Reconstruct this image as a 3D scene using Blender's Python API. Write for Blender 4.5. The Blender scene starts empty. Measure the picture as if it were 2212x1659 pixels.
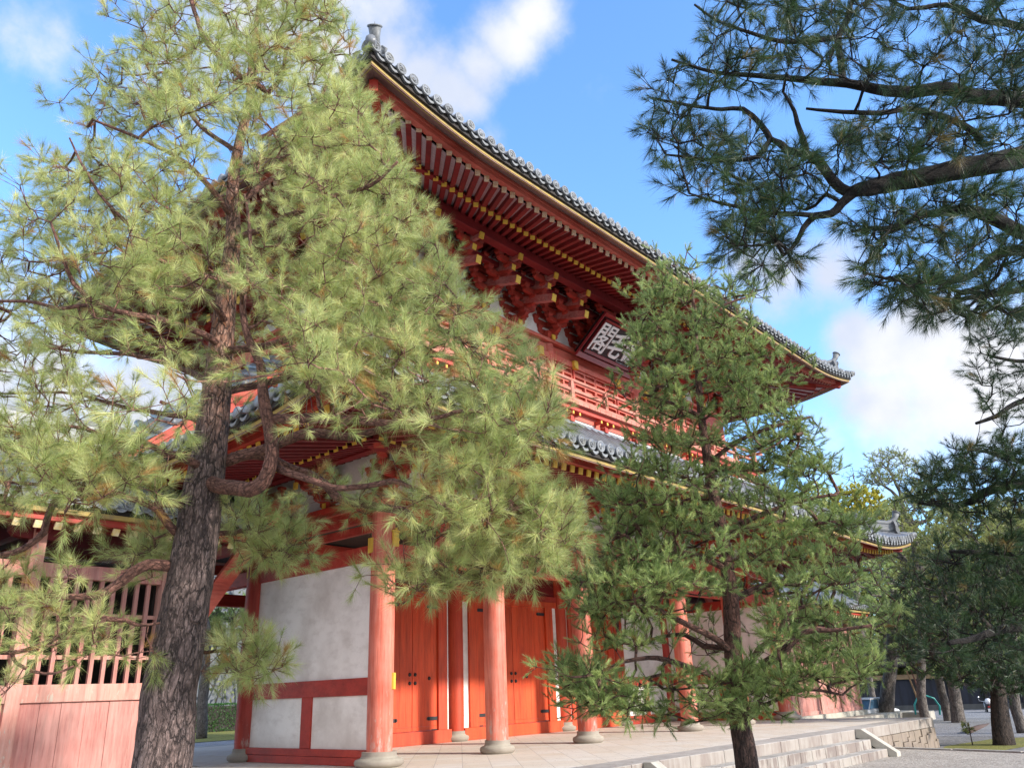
import bpy, math, random
import numpy as np
from mathutils import Vector, Matrix
random.seed(7); rng = np.random.default_rng(7)
PI = math.pi
scene = bpy.context.scene
COL = scene.collection

# ------------------------------------------------------------------ camera
FPX, YAW, PITCH, ROLL = 1754.42, 0.8589, 0.3629, -0.038
CAM = np.array([-10.868, -13.028, 1.2])
def cam_axes():
    w = np.array([math.sin(YAW)*math.cos(PITCH), math.cos(YAW)*math.cos(PITCH), math.sin(PITCH)])
    r = np.array([math.cos(YAW), -math.sin(YAW), 0.0]); u = np.cross(r, w)
    c, s = math.cos(ROLL), math.sin(ROLL)
    return r*c+u*s, -r*s+u*c, w
AR, AU, AW = cam_axes()
HF = np.array([math.sin(YAW), math.cos(YAW), 0.0])
cd = bpy.data.cameras.new('camera'); cam = bpy.data.objects.new('camera', cd); COL.objects.link(cam)
cd.sensor_fit = 'HORIZONTAL'; cd.sensor_width = 36; cd.lens = 36*FPX/2212; cd.clip_start = .1; cd.clip_end = 3000
cam.matrix_world = Matrix(((AR[0], AU[0], -AW[0], CAM[0]), (AR[1], AU[1], -AW[1], CAM[1]), (AR[2], AU[2], -AW[2], CAM[2]), (0, 0, 0, 1)))
scene.camera = cam
def ray(x, y): return AW + AR*(x-1106)/FPX - AU*(y-829.5)/FPX
def at(x, y, hd):                       # the point seen in that direction, hd metres of ground distance ahead
    d = ray(x, y); return CAM + d*(hd/float(d @ HF))
def onz(x, y, z):
    d = ray(x, y); return CAM + d*((z-CAM[2])/d[2])

# ------------------------------------------------------------------ light, sky
SUN_EL, SUN_A = math.radians(24), math.radians(15)      # elevation, angle east of the facade's normal
sdir = Vector((math.sin(SUN_A)*math.cos(SUN_EL), -math.cos(SUN_A)*math.cos(SUN_EL), math.sin(SUN_EL)))
sl = bpy.data.lights.new('sun', 'SUN'); sl.energy = 3.3; sl.angle = math.radians(2.5); sl.color = (1.0, .93, .84)
so = bpy.data.objects.new('sun', sl); COL.objects.link(so); so.rotation_euler = (-sdir).to_track_quat('-Z', 'Y').to_euler()
so.location = (0, -30, 40)
vs = scene.view_settings
vs.view_transform = 'Standard'; vs.look = 'None'; vs.gamma = 1; vs.use_curve_mapping = False; vs.exposure = 1.0
scene.cycles.use_denoising = True; scene.cycles.denoiser = 'OPENIMAGEDENOISE'; scene.cycles.denoising_input_passes = 'RGB_ALBEDO_NORMAL'; scene.cycles.denoising_prefilter = 'NONE'; scene.cycles.sample_clamp_indirect = 6
scene.cycles.max_bounces = 6; scene.cycles.diffuse_bounces = 3; scene.cycles.transparent_max_bounces = 4

world = bpy.data.worlds.new('World'); scene.world = world; world.use_nodes = True
wn = world.node_tree; wn.nodes.clear(); WL = wn.links
def N(nt, t, **k):
    n = nt.nodes.new(t)
    for a, b in k.items():
        if a.startswith('i_'):
            n.inputs[a[2:].replace('_', ' ')].default_value = b
        else: setattr(n, a, b)
    return n
sky = N(wn, 'ShaderNodeTexSky'); sky.sky_type = 'NISHITA'; sky.sun_disc = False
sky.sun_elevation = SUN_EL; sky.sun_rotation = math.atan2(sdir.x, sdir.y); sky.air_density = 1.0; sky.dust_density = .3; sky.ozone_density = 1.6
tc = N(wn, 'ShaderNodeTexCoord')
def M(nt, op, a, b=None, c=None, clamp=False):
    n = nt.nodes.new('ShaderNodeMath'); n.operation = op; n.use_clamp = clamp
    for i, v in enumerate((a, b, c)):
        if v is None: continue
        if isinstance(v, (int, float)): n.inputs[i].default_value = v
        else: nt.links.new(v, n.inputs[i])
    return n.outputs[0]
# clouds: soft masses standing in given directions of the sky, broken up by noise
CLOUDS = [(740, -40, .10, 1), (800, 40, .075, 1), (850, 110, .06, 1), (905, 160, .06, 1.05), (960, 190, .055, 1.05), (1010, 215, .04, .9), (1040, 150, .05, .9), (1100, 90, .055, .95), (1150, 30, .055, .95), (1190, 40, .03, .7),
          (690, 130, .13, .95), (560, 40, .15, 1), (450, 160, .1, .8), (120, 60, .07, .6), (200, 10, .06, .5), (1060, 300, .04, .5), (1090, 400, .035, .42), (640, 380, .1, .6),
          (1610, 570, .06, .9), (1690, 600, .07, 1.1), (1790, 600, .06, 1.1), (1850, 720, .05, 1.2), (1900, 760, .06, 1.4), (2000, 740, .075, 1.4), (2110, 760, .07, 1.4), (2080, 860, .11, 1.3), (1900, 880, .10, 1.2), (1790, 930, .09, .9), (1960, 960, .12, .95), (2250, 800, .12, 1.3),
          (330, 880, .14, 1.2), (120, 820, .10, 1.1), (0, 930, .15, 1.15), (-250, 800, .2, 1), (560, 850, .1, .9)]
geo = tc.outputs['Generated']
nz = N(wn, 'ShaderNodeTexNoise', i_Scale=8.0, i_Detail=9.0, i_Roughness=.6); WL.new(geo, nz.inputs['Vector'])
nzf = N(wn, 'ShaderNodeTexNoise', i_Scale=5.5, i_Detail=6.0, i_Roughness=.5); WL.new(geo, nzf.inputs['Vector'])
acc = None
for (cx, cy, r, s) in CLOUDS:
    d = ray(cx, cy); d = d/np.linalg.norm(d)
    vd = N(wn, 'ShaderNodeVectorMath', operation='DISTANCE'); WL.new(geo, vd.inputs[0]); vd.inputs[1].default_value = tuple(d)
    v = M(wn, 'MULTIPLY', M(wn, 'SUBTRACT', 1.0, M(wn, 'DIVIDE', vd.outputs['Value'], r*1.25), clamp=True), s)
    acc = v if acc is None else M(wn, 'SMOOTH_MAX', acc, v, .10)
# cloud added over the unseen sky to whiten and lift the ambient light
dv = N(wn, 'ShaderNodeVectorMath', operation='DISTANCE'); WL.new(geo, dv.inputs[0]); dv.inputs[1].default_value = tuple(ray(1106, 700)/np.linalg.norm(ray(1106, 700)))
away = M(wn, 'MULTIPLY', M(wn, 'SUBTRACT', dv.outputs['Value'], .75, clamp=True), 1.2, clamp=True)
gen = M(wn, 'MULTIPLY', M(wn, 'SUBTRACT', nzf.outputs['Fac'], .24, clamp=True), 4.0)
acc = M(wn, 'ADD', acc, M(wn, 'MULTIPLY', gen, away))
cl = M(wn, 'ADD', acc, M(wn, 'MULTIPLY', M(wn, 'SUBTRACT', nz.outputs['Fac'], .52), 1.7))
mr = N(wn, 'ShaderNodeMapRange', interpolation_type='SMOOTHSTEP'); WL.new(cl, mr.inputs['Value'])
mr.inputs['From Min'].default_value = .16; mr.inputs['From Max'].default_value = .95
mr2 = N(wn, 'ShaderNodeMapRange', interpolation_type='SMOOTHSTEP'); WL.new(nzf.outputs['Fac'], mr2.inputs['Value'])
mr2.inputs['From Min'].default_value = .38; mr2.inputs['From Max'].default_value = .6
ccol = N(wn, 'ShaderNodeMix', data_type='RGBA'); WL.new(mr2.outputs[0], ccol.inputs[0])
ccol.inputs[6].default_value = (4.3, 4.75, 5.8, 1); ccol.inputs[7].default_value = (5.9, 6.0, 6.4, 1)
tint = N(wn, 'ShaderNodeMix', data_type='RGBA', blend_type='MULTIPLY'); tint.inputs[0].default_value = 1
WL.new(sky.outputs[0], tint.inputs[6]); tint.inputs[7].default_value = (1.75, 2.35, 2.95, 1)
mix = N(wn, 'ShaderNodeMix', data_type='RGBA'); WL.new(mr.outputs[0], mix.inputs[0]); WL.new(tint.outputs[2], mix.inputs[6]); 
cbr = N(wn, 'ShaderNodeVectorMath', operation='SCALE'); WL.new(ccol.outputs[2], cbr.inputs[0]); WL.new(M(wn, 'ADD', 1.0, M(wn, 'MULTIPLY', away, .75)), cbr.inputs['Scale']); WL.new(cbr.outputs[0], mix.inputs[7])  # out-of-view cloud brightened to keep up the ambient light
bg = N(wn, 'ShaderNodeBackground'); bg.inputs[1].default_value = 0.085; WL.new(mix.outputs[2], bg.inputs[0])
wo = N(wn, 'ShaderNodeOutputWorld'); WL.new(bg.outputs[0], wo.inputs[0])

# ------------------------------------------------------------------ materials
def mat(name):
    m = bpy.data.materials.new(name); m.use_nodes = True; nt = m.node_tree
    b = nt.nodes['Principled BSDF']; return m, nt, b
def coords(nt, space='obj', scale=(1, 1, 1), rot=(0, 0, 0)):
    if space == 'obj': src = N(nt, 'ShaderNodeNewGeometry').outputs['Position']
    else:
        a = N(nt, 'ShaderNodeAttribute'); a.attribute_name = space; src = a.outputs['Vector']
    mp = N(nt, 'ShaderNodeMapping'); mp.inputs['Scale'].default_value = scale; mp.inputs['Rotation'].default_value = rot
    nt.links.new(src, mp.inputs['Vector']); return mp.outputs['Vector']
def noise(nt, vec, scale, detail=4, rough=.5):
    n = N(nt, 'ShaderNodeTexNoise', i_Scale=scale, i_Detail=float(detail), i_Roughness=rough); nt.links.new(vec, n.inputs['Vector']); return n.outputs['Fac']
def ramp(nt, fac, stops):
    r = N(nt, 'ShaderNodeValToRGB'); e = r.color_ramp.elements
    while len(e) < len(stops): e.new(.5)
    for i, (p_, c) in enumerate(stops): e[i].position = p_; e[i].color = (*c, 1) if len(c) == 3 else c
    nt.links.new(fac, r.inputs[0]); return r.outputs[0]
def mixc(nt, fac, a, b, mode='MIX'):
    m = N(nt, 'ShaderNodeMix', data_type='RGBA', blend_type=mode)
    for i, v in ((0, fac), (6, a), (7, b)):
        if isinstance(v, (int, float)): m.inputs[i].default_value = v
        elif isinstance(v, tuple): m.inputs[i].default_value = (*v, 1)
        else: nt.links.new(v, m.inputs[i])
    return m.outputs[2]
def bump(nt, b, h, strength=.4, dist=.02):
    n = N(nt, 'ShaderNodeBump'); n.inputs['Strength'].default_value = strength; n.inputs['Distance'].default_value = dist
    nt.links.new(h, n.inputs['Height']); nt.links.new(n.outputs[0], b.inputs['Normal'])
def mrange(nt, v, a, b, c=0., d=1.):
    n = N(nt, 'ShaderNodeMapRange'); nt.links.new(v, n.inputs[0])
    for i, x in enumerate((a, b, c, d)): n.inputs[i+1].default_value = x
    return n.outputs[0]
def zcoord(nt):
    s = N(nt, 'ShaderNodeSeparateXYZ'); nt.links.new(N(nt, 'ShaderNodeNewGeometry').outputs['Position'], s.inputs[0]); return s.outputs['Z']

def paint(name, base, faded, fade_lo=.42, fade_hi=.7, wood=(.42, .33, .26), peel=.72, rough=.6, peel_base=False, vert=True):
    """painted timber: streaks along the grain, faded areas, paint worn to bare wood"""
    m, nt, b = mat(name)
    sc = (7, 7, .5) if vert else (.7, 4, 6)
    v = coords(nt, scale=sc); n1 = noise(nt, v, 3.0, 6, .6)
    n2 = noise(nt, coords(nt), 1.1, 5, .6); n3 = noise(nt, coords(nt, scale=(3, 3, 1)), 3.2, 8, .7)
    f = mrange(nt, M(nt, 'ADD', M(nt, 'MULTIPLY', n1, .45), M(nt, 'MULTIPLY', n2, .55)), fade_lo, fade_hi)
    c = mixc(nt, f, base, faded)
    dk = mrange(nt, n1, .25, .45, .72, 1.0)
    c = mixc(nt, 1.0, c, N_combine(nt, dk), 'MULTIPLY')
    gr = noise(nt, coords(nt, scale=(2.6, 2.6, .35) if vert else (.5, 1.2, 2.2)), 1.7, 7, .68)
    oi = N(nt, 'ShaderNodeObjectInfo').outputs['Random']
    c = mixc(nt, 1.0, c, N_combine(nt, M(nt, 'MULTIPLY', mrange(nt, gr, .36, .58, .70, 1.04), mrange(nt, oi, 0, 1, .86, 1.10))), 'MULTIPLY')
    pk = n3
    if peel_base:
        z = zcoord(nt); low = mrange(nt, z, .25, 1.9, .20, 0.0)
        pk = M(nt, 'ADD', n3, low)
    pf = mrange(nt, pk, peel, peel+(.16 if peel_base else .06))
    wc = mixc(nt, n1, wood, tuple(x*.55 for x in wood))
    c = mixc(nt, pf, c, wc)
    nt.links.new(c, b.inputs['Base Color']); b.inputs['Roughness'].default_value = rough
    bump(nt, b, M(nt, 'SUBTRACT', n1, M(nt, 'MULTIPLY', pf, .25)), .35, .012)
    return m
def N_combine(nt, v):
    c = N(nt, 'ShaderNodeCombineColor')
    for i in range(3): nt.links.new(v, c.inputs[i])
    return c.outputs[0]

VERM = paint('vermilion_beams', (.44, .036, .018), (.52, .085, .05), .5, .85, peel=.8, vert=False)
VERM_FACADE = paint('faded_vermilion_upper', (.56, .085, .05), (.66, .20, .14), .38, .7, peel=.74, vert=False, wood=(.55, .42, .33))
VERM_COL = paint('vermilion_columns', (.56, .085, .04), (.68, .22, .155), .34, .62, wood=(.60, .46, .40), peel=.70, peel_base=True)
VERM_COL_SH = paint('shade_darkened_vermilion_columns', (.42, .035, .02), (.52, .09, .06), .45, .75, wood=(.52, .40, .34), peel=.72, peel_base=True)  # darker copy of the column paint, shade worked into its colour
VERM_COL_IN = paint('vermilion_inner_columns', (.56, .05, .014), (.60, .09, .03), .4, .75, wood=(.5, .42, .36), peel=.86)
DOORM = paint('orange_vermilion_doors', (.66, .065, .010), (.66, .10, .025), .4, .8, peel=.9)
DARKRED = paint('dark_red_rafters', (.19, .008, .009), (.25, .018, .016), .4, .8, peel=.9, vert=False)
BRACKET = paint('bracket_vermilion', (.40, .034, .020), (.50, .08, .045), .4, .75, peel=.82, vert=False)
PALEWOOD = paint('weathered_pinkish_timber', (.52, .15, .105), (.56, .28, .215), .38, .7, wood=(.46, .36, .29), peel=.60, vert=False, rough=.8)
PINK = paint('faded_pink_boards', (.48, .165, .135), (.56, .28, .235), .35, .62, wood=(.56, .40, .33), peel=.72, rough=.75)
POSTP = paint('worn_pink_posts', (.50, .19, .14), (.58, .32, .26), .3, .62, wood=(.58, .47, .38), peel=.56, rough=.8)
BROWNRED = paint('bare_underboards', (.17, .085, .07), (.27, .17, .145), .38, .65, wood=(.40, .30, .27), peel=.62, vert=False, rough=.85)
TAILW = paint('washed_pink_tail_rafters', (.36, .07, .055), (.45, .24, .21), .40, .66, wood=(.42, .33, .28), peel=.62, vert=False)
FRAME = paint('plaque_frame_paint', (.22, .015, .02), (.30, .035, .04), .4, .8, peel=.9, vert=False, rough=.4)

def simple(name, a, b_=None, scale=4, rough=.8, bmp=.2, det=5, sc=(1, 1, 1), metal=0, bdist=.01):
    m, nt, b = mat(name); v = coords(nt, scale=sc); n = noise(nt, v, scale, det, .6)
    c = mixc(nt, mrange(nt, n, .3, .7), a, b_ or tuple(x*.75 for x in a)); nt.links.new(c, b.inputs['Base Color'])
    b.inputs['Roughness'].default_value = rough; b.inputs['Metallic'].default_value = metal
    if bmp: bump(nt, b, n, bmp, bdist)
    return m
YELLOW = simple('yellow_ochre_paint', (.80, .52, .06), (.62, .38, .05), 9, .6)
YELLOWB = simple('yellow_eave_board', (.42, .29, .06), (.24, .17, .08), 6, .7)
PALEYEL = simple('worn_cream_tips', (.50, .36, .26), (.40, .22, .10), 14, .7)
PLANK = simple('grey_white_planking', (.55, .46, .46), (.42, .33, .34), 5, .8, sc=(1, 5, 1))
TILE = simple('smoky_roof_tile', (.115, .125, .145), (.22, .235, .26), 5, .42, .25)
TILEFACE = simple('tile_end_faces', (.27, .285, .30), (.14, .15, .16), 24, .6, .5)
for m_ in (TILEFACE, TILE):
    nt = m_.node_tree; b_ = nt.nodes['Principled BSDF']; src = b_.inputs['Base Color'].links[0].from_socket
    li = noise(nt, coords(nt), 1.3, 6, .7); c_ = mixc(nt, M(nt, 'MULTIPLY', mrange(nt, li, .54, .66), .55), src, (.16, .15, .11))
    nt.links.new(mixc(nt, 1.0, c_, N_combine(nt, mrange(nt, N(nt, 'ShaderNodeObjectInfo').outputs['Random'], 0, 1, .72, 1.25)), 'MULTIPLY'), b_.inputs['Base Color'])

DARK = simple('near_black_timber', (.02, .016, .014), (.035, .028, .024), 3, .8)  # one near-black colour for ceiling, bedding, fillers and shed
IRON = simple('black_iron', (.02, .02, .022), None, 8, .5)
WHITECHAR = simple('white_lettering', (.86, .86, .84), (.76, .75, .72), 8, .6)
BOARDBLK = simple('black_lacquer_board', (.022, .014, .014), (.05, .022, .02), 5, .55)
def plaster():
    m, nt, b = mat('white_plaster'); v = coords(nt); n = noise(nt, v, .9, 7, .62); n2 = noise(nt, coords(nt, scale=(1, 1, 2.2)), 2.4, 7, .7)
    c = mixc(nt, mrange(nt, n, .42, .66), (.92, .88, .83), (.68, .63, .58))
    c = mixc(nt, M(nt, 'MULTIPLY', mrange(nt, n2, .5, .72), .5), c, (.56, .50, .45))
    zz = zcoord(nt); c = mixc(nt, M(nt, 'MULTIPLY', mrange(nt, M(nt, 'ADD', zz, M(nt, 'MULTIPLY', n2, .5)), .5, .85, 1, 0), .35), c, (.40, .34, .28)); nt.links.new(c, b.inputs['Base Color'])
    b.inputs['Roughness'].default_value = .9; bump(nt, b, n2, .12, .01); return m
PLASTER = plaster()
def stone(name, a, b_, stain, stain_amt=.55, scale=3, streak=True):
    m, nt, b = mat(name); n = noise(nt, coords(nt), scale, 9, .65); s = noise(nt, coords(nt, scale=(5, 5, .8) if streak else (1, 1, 1)), 1.6, 6, .6)
    g = noise(nt, coords(nt), 60, 2, .5)
    c = mixc(nt, mrange(nt, n, .35, .65), a, b_)
    at_ = N(nt, 'ShaderNodeAttribute'); at_.attribute_name = 'blk'
    c = mixc(nt, 1.0, c, N_combine(nt, mrange(nt, at_.outputs['Fac'], 0, 1, .78, 1.12)), 'MULTIPLY')
    if stain_amt:
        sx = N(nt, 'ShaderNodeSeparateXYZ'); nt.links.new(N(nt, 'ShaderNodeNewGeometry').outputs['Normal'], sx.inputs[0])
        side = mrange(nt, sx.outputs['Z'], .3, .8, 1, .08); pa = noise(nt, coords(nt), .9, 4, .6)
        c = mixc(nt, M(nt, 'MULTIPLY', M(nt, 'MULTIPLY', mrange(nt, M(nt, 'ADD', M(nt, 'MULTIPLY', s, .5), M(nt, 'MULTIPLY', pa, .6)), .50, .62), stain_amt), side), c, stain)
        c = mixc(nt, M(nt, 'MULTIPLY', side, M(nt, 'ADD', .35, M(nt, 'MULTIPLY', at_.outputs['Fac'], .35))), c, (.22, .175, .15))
    c = mixc(nt, mrange(nt, g, .3, .7, 0, .25), c, tuple(x*.5 for x in a))
    nt.links.new(c, b.inputs['Base Color']); b.inputs['Roughness'].default_value = .85
    bump(nt, b, M(nt, 'ADD', n, M(nt, 'MULTIPLY', g, .3)), .4, .015); return m
STONE = stone('granite_pale', (.52, .49, .42), (.40, .37, .31), (.14, .10, .09), 0)
STEPFACE = stone('granite_stained_faces', (.50, .47, .42), (.40, .37, .33), (.20, .15, .13), .8)
STEPM = stone('granite_dark_risers', (.52, .49, .44), (.42, .39, .34), (.16, .125, .11), 1.6, 2)
WALLSTONE = stone('retaining_wall_stone', (.36, .29, .21), (.27, .22, .17), (.12, .09, .08), .6, 4)
BASESTONE = stone('column_base_stone', (.46, .42, .34), (.34, .31, .25), (.2, .16, .12), .2, 5, False)
def paving():
    m, nt, b = mat('diagonal_paving'); v = coords(nt, rot=(0, 0, math.radians(45)), scale=(1, 1, 1))
    br = N(nt, 'ShaderNodeTexBrick'); br.offset = 0; br.squash = 1; nt.links.new(v, br.inputs['Vector'])
    br.inputs['Color1'].default_value = (.66, .58, .46, 1); br.inputs['Color2'].default_value = (.72, .68, .60, 1); br.inputs['Mortar'].default_value = (.44, .40, .35, 1)
    br.inputs['Scale'].default_value = 1.0; br.inputs['Mortar Size'].default_value = .008; br.inputs['Mortar Smooth'].default_value = .3
    br.inputs['Brick Width'].default_value = .52; br.inputs['Row Height'].default_value = .52; br.inputs['Bias'].default_value = 0
    n = noise(nt, coords(nt), 2.2, 8, .65); n2 = noise(nt, coords(nt), 14, 5, .6)
    c = mixc(nt, M(nt, 'MULTIPLY', mrange(nt, n, .4, .7), .5), br.outputs[0], (.56, .52, .45))
    c = mixc(nt, M(nt, 'MULTIPLY', n2, .25), c, (.36, .3, .24))
    nt.links.new(c, b.inputs['Base Color']); b.inputs['Roughness'].default_value = .8
    bump(nt, b, M(nt, 'SUBTRACT', M(nt, 'MULTIPLY', n2, .3), br.outputs['Fac']), .35, .01); return m
PAVING = paving()
def bark(name, a, b_, c_, scale=1.0, zs=.25, hi=.6, dist=.03, red=None):
    """plated bark: bk attribute runs round and along the limb"""
    m, nt, b = mat(name); v = coords(nt, 'bk', scale=(1, 1, zs))
    w = N(nt, 'ShaderNodeTexNoise', i_Scale=9.0*scale, i_Detail=6.0, i_Roughness=.7); nt.links.new(v, w.inputs['Vector'])
    sub = N(nt, 'ShaderNodeVectorMath', operation='SUBTRACT'); nt.links.new(w.outputs['Color'], sub.inputs[0]); sub.inputs[1].default_value = (.5, .5, .5)
    mad = N(nt, 'ShaderNodeVectorMath', operation='MULTIPLY_ADD'); nt.links.new(sub.outputs[0], mad.inputs[0]); mad.inputs[1].default_value = (.11/scale,)*3; nt.links.new(v, mad.inputs[2]); vv = mad.outputs[0]
    def vor(sc, ft):
        q = N(nt, 'ShaderNodeTexVoronoi', feature=ft, i_Scale=sc*scale); nt.links.new(vv, q.inputs['Vector']); return q
    vo = vor(18.0, 'DISTANCE_TO_EDGE'); vc = vor(18.0, 'F1'); vo2 = vor(42.0, 'DISTANCE_TO_EDGE'); vc2 = vor(42.0, 'F1')
    n = noise(nt, coords(nt, 'bk', scale=(1, 1, zs*1.3)), 34*scale, 7, .7); big = noise(nt, coords(nt, 'bk', scale=(1, 1, .5)), 5*scale, 3, .5)
    e = mrange(nt, M(nt, 'ADD', vo.outputs['Distance'], M(nt, 'MULTIPLY', n, .05)), 0.02, .10); e2 = mrange(nt, vo2.outputs['Distance'], 0.0, .2)
    def first(x):
        q = N(nt, 'ShaderNodeSeparateColor'); nt.links.new(x, q.inputs[0]); return q.outputs[0]
    r1, r2 = first(vc.outputs['Color']), first(vc2.outputs['Color'])
    plate = mixc(nt, M(nt, 'ADD', M(nt, 'MULTIPLY', r1, .5), M(nt, 'MULTIPLY', r2, .5)), a, b_)
    plate = mixc(nt, mrange(nt, n, .40, .62), plate, tuple(x*.55 for x in a)); plate = mixc(nt, M(nt, 'MULTIPLY', mrange(nt, big, .5, .7), .5), plate, tuple(x*1.25 for x in b_))
    if red: 
        z = M(nt, 'ADD', zcoord(nt), M(nt, 'MULTIPLY', big, 1.6)); plate = mixc(nt, mrange(nt, z, red[0], red[1]), plate, mixc(nt, r2, red[2] if len(red) > 2 else (.36, .15, .085), red[3] if len(red) > 2 else (.50, .30, .23)))
    ce = M(nt, 'MULTIPLY', mrange(nt, big, .3, .5, .45, 1.0), M(nt, 'SUBTRACT', 1.0, e))
    c = mixc(nt, ce, mixc(nt, M(nt, 'MULTIPLY', M(nt, 'SUBTRACT', 1.0, e2), .45), plate, c_), c_); nt.links.new(c, b.inputs['Base Color']); b.inputs['Roughness'].default_value = .9
    h = M(nt, 'ADD', M(nt, 'MULTIPLY', e, M(nt, 'ADD', .4, M(nt, 'MULTIPLY', r1, .8))), M(nt, 'ADD', M(nt, 'MULTIPLY', M(nt, 'MULTIPLY', e2, r2), .5), M(nt, 'MULTIPLY', n, .5)))
    bump(nt, b, h, 1.0, dist); return m
BARK1 = bark('grey_brown_plated_bark', (.20, .135, .12), (.34, .25, .225), (.04, .026, .024), 1.0, .30, dist=.035, red=(3.9, 5.2))
BARKRED = bark('red_pine_limb_bark', (.25, .115, .085), (.34, .17, .13), (.08, .035, .028), 1.5, .4, dist=.015)
BARK2 = bark('dark_red_brown_bark', (.075, .045, .038), (.13, .08, .065), (.015, .010, .009), 1.5, .25, red=(1.2, 2.6, (.17, .075, .055), (.26, .13, .10)))
BARKT = bark('dark_brown_bark', (.060, .042, .034), (.10, .072, .058), (.012, .009, .008), .8, .25)
BARKDK = bark('near_black_bark', (.018, .013, .012), (.034, .025, .021), (.005, .004, .004), 1.4, .3)  # overhanging pine's backlit look darkens this bark colour too
BARKGR = bark('pale_grey_bark', (.20, .17, .15), (.27, .235, .21), (.05, .04, .035), .8, .25)
def leaf(name, a, b_, c_, rough=.45, trans=.25):
    """needle / leaf: tint attribute chooses between fresh, older and dead colour"""
    m, nt, b = mat(name); t = N(nt, 'ShaderNodeAttribute'); t.attribute_name = 'tint'
    c = ramp(nt, t.outputs['Fac'], [(0.0, tuple(x*.62 for x in a)), (.3, a), (.8, b_), (.93, tuple(x*1.15 for x in b_)), (.97, c_)])
    nt.links.new(c, b.inputs['Base Color']); b.inputs['Roughness'].default_value = rough
    tr = N(nt, 'ShaderNodeBsdfTranslucent'); nt.links.new(c, tr.inputs['Color'])
    ms = N(nt, 'ShaderNodeMixShader'); ms.inputs[0].default_value = trans
    nt.links.new(b.outputs[0], ms.inputs[1]); nt.links.new(tr.outputs[0], ms.inputs[2]); nt.links.new(ms.outputs[0], nt.nodes['Material Output'].inputs[0]); return m
NEEDLE1 = leaf('light_green_needles', (.38, .46, .15), (.66, .69, .30), (.50, .30, .10), .42, .38)
NEEDLE2 = leaf('mid_green_needles', (.20, .30, .09), (.50, .60, .22), (.30, .19, .06), .42, .34)
NEEDLE3 = leaf('shade_darkened_needles', (.026, .060, .024), (.062, .115, .036), (.20, .15, .05))  # needles darkened, the overhanging pine's backlit shade put into their colour
NEEDLEB = leaf('olive_background_needles', (.20, .25, .07), (.42, .44, .14), (.28, .2, .07))
LEAFY = leaf('yellow_green_leaves', (.34, .34, .04), (.62, .55, .08), (.4, .25, .05), .5)
HEDGE = leaf('clipped_hedge_leaves', (.025, .095, .012), (.05, .17, .02), (.10, .12, .03), .5)

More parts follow.
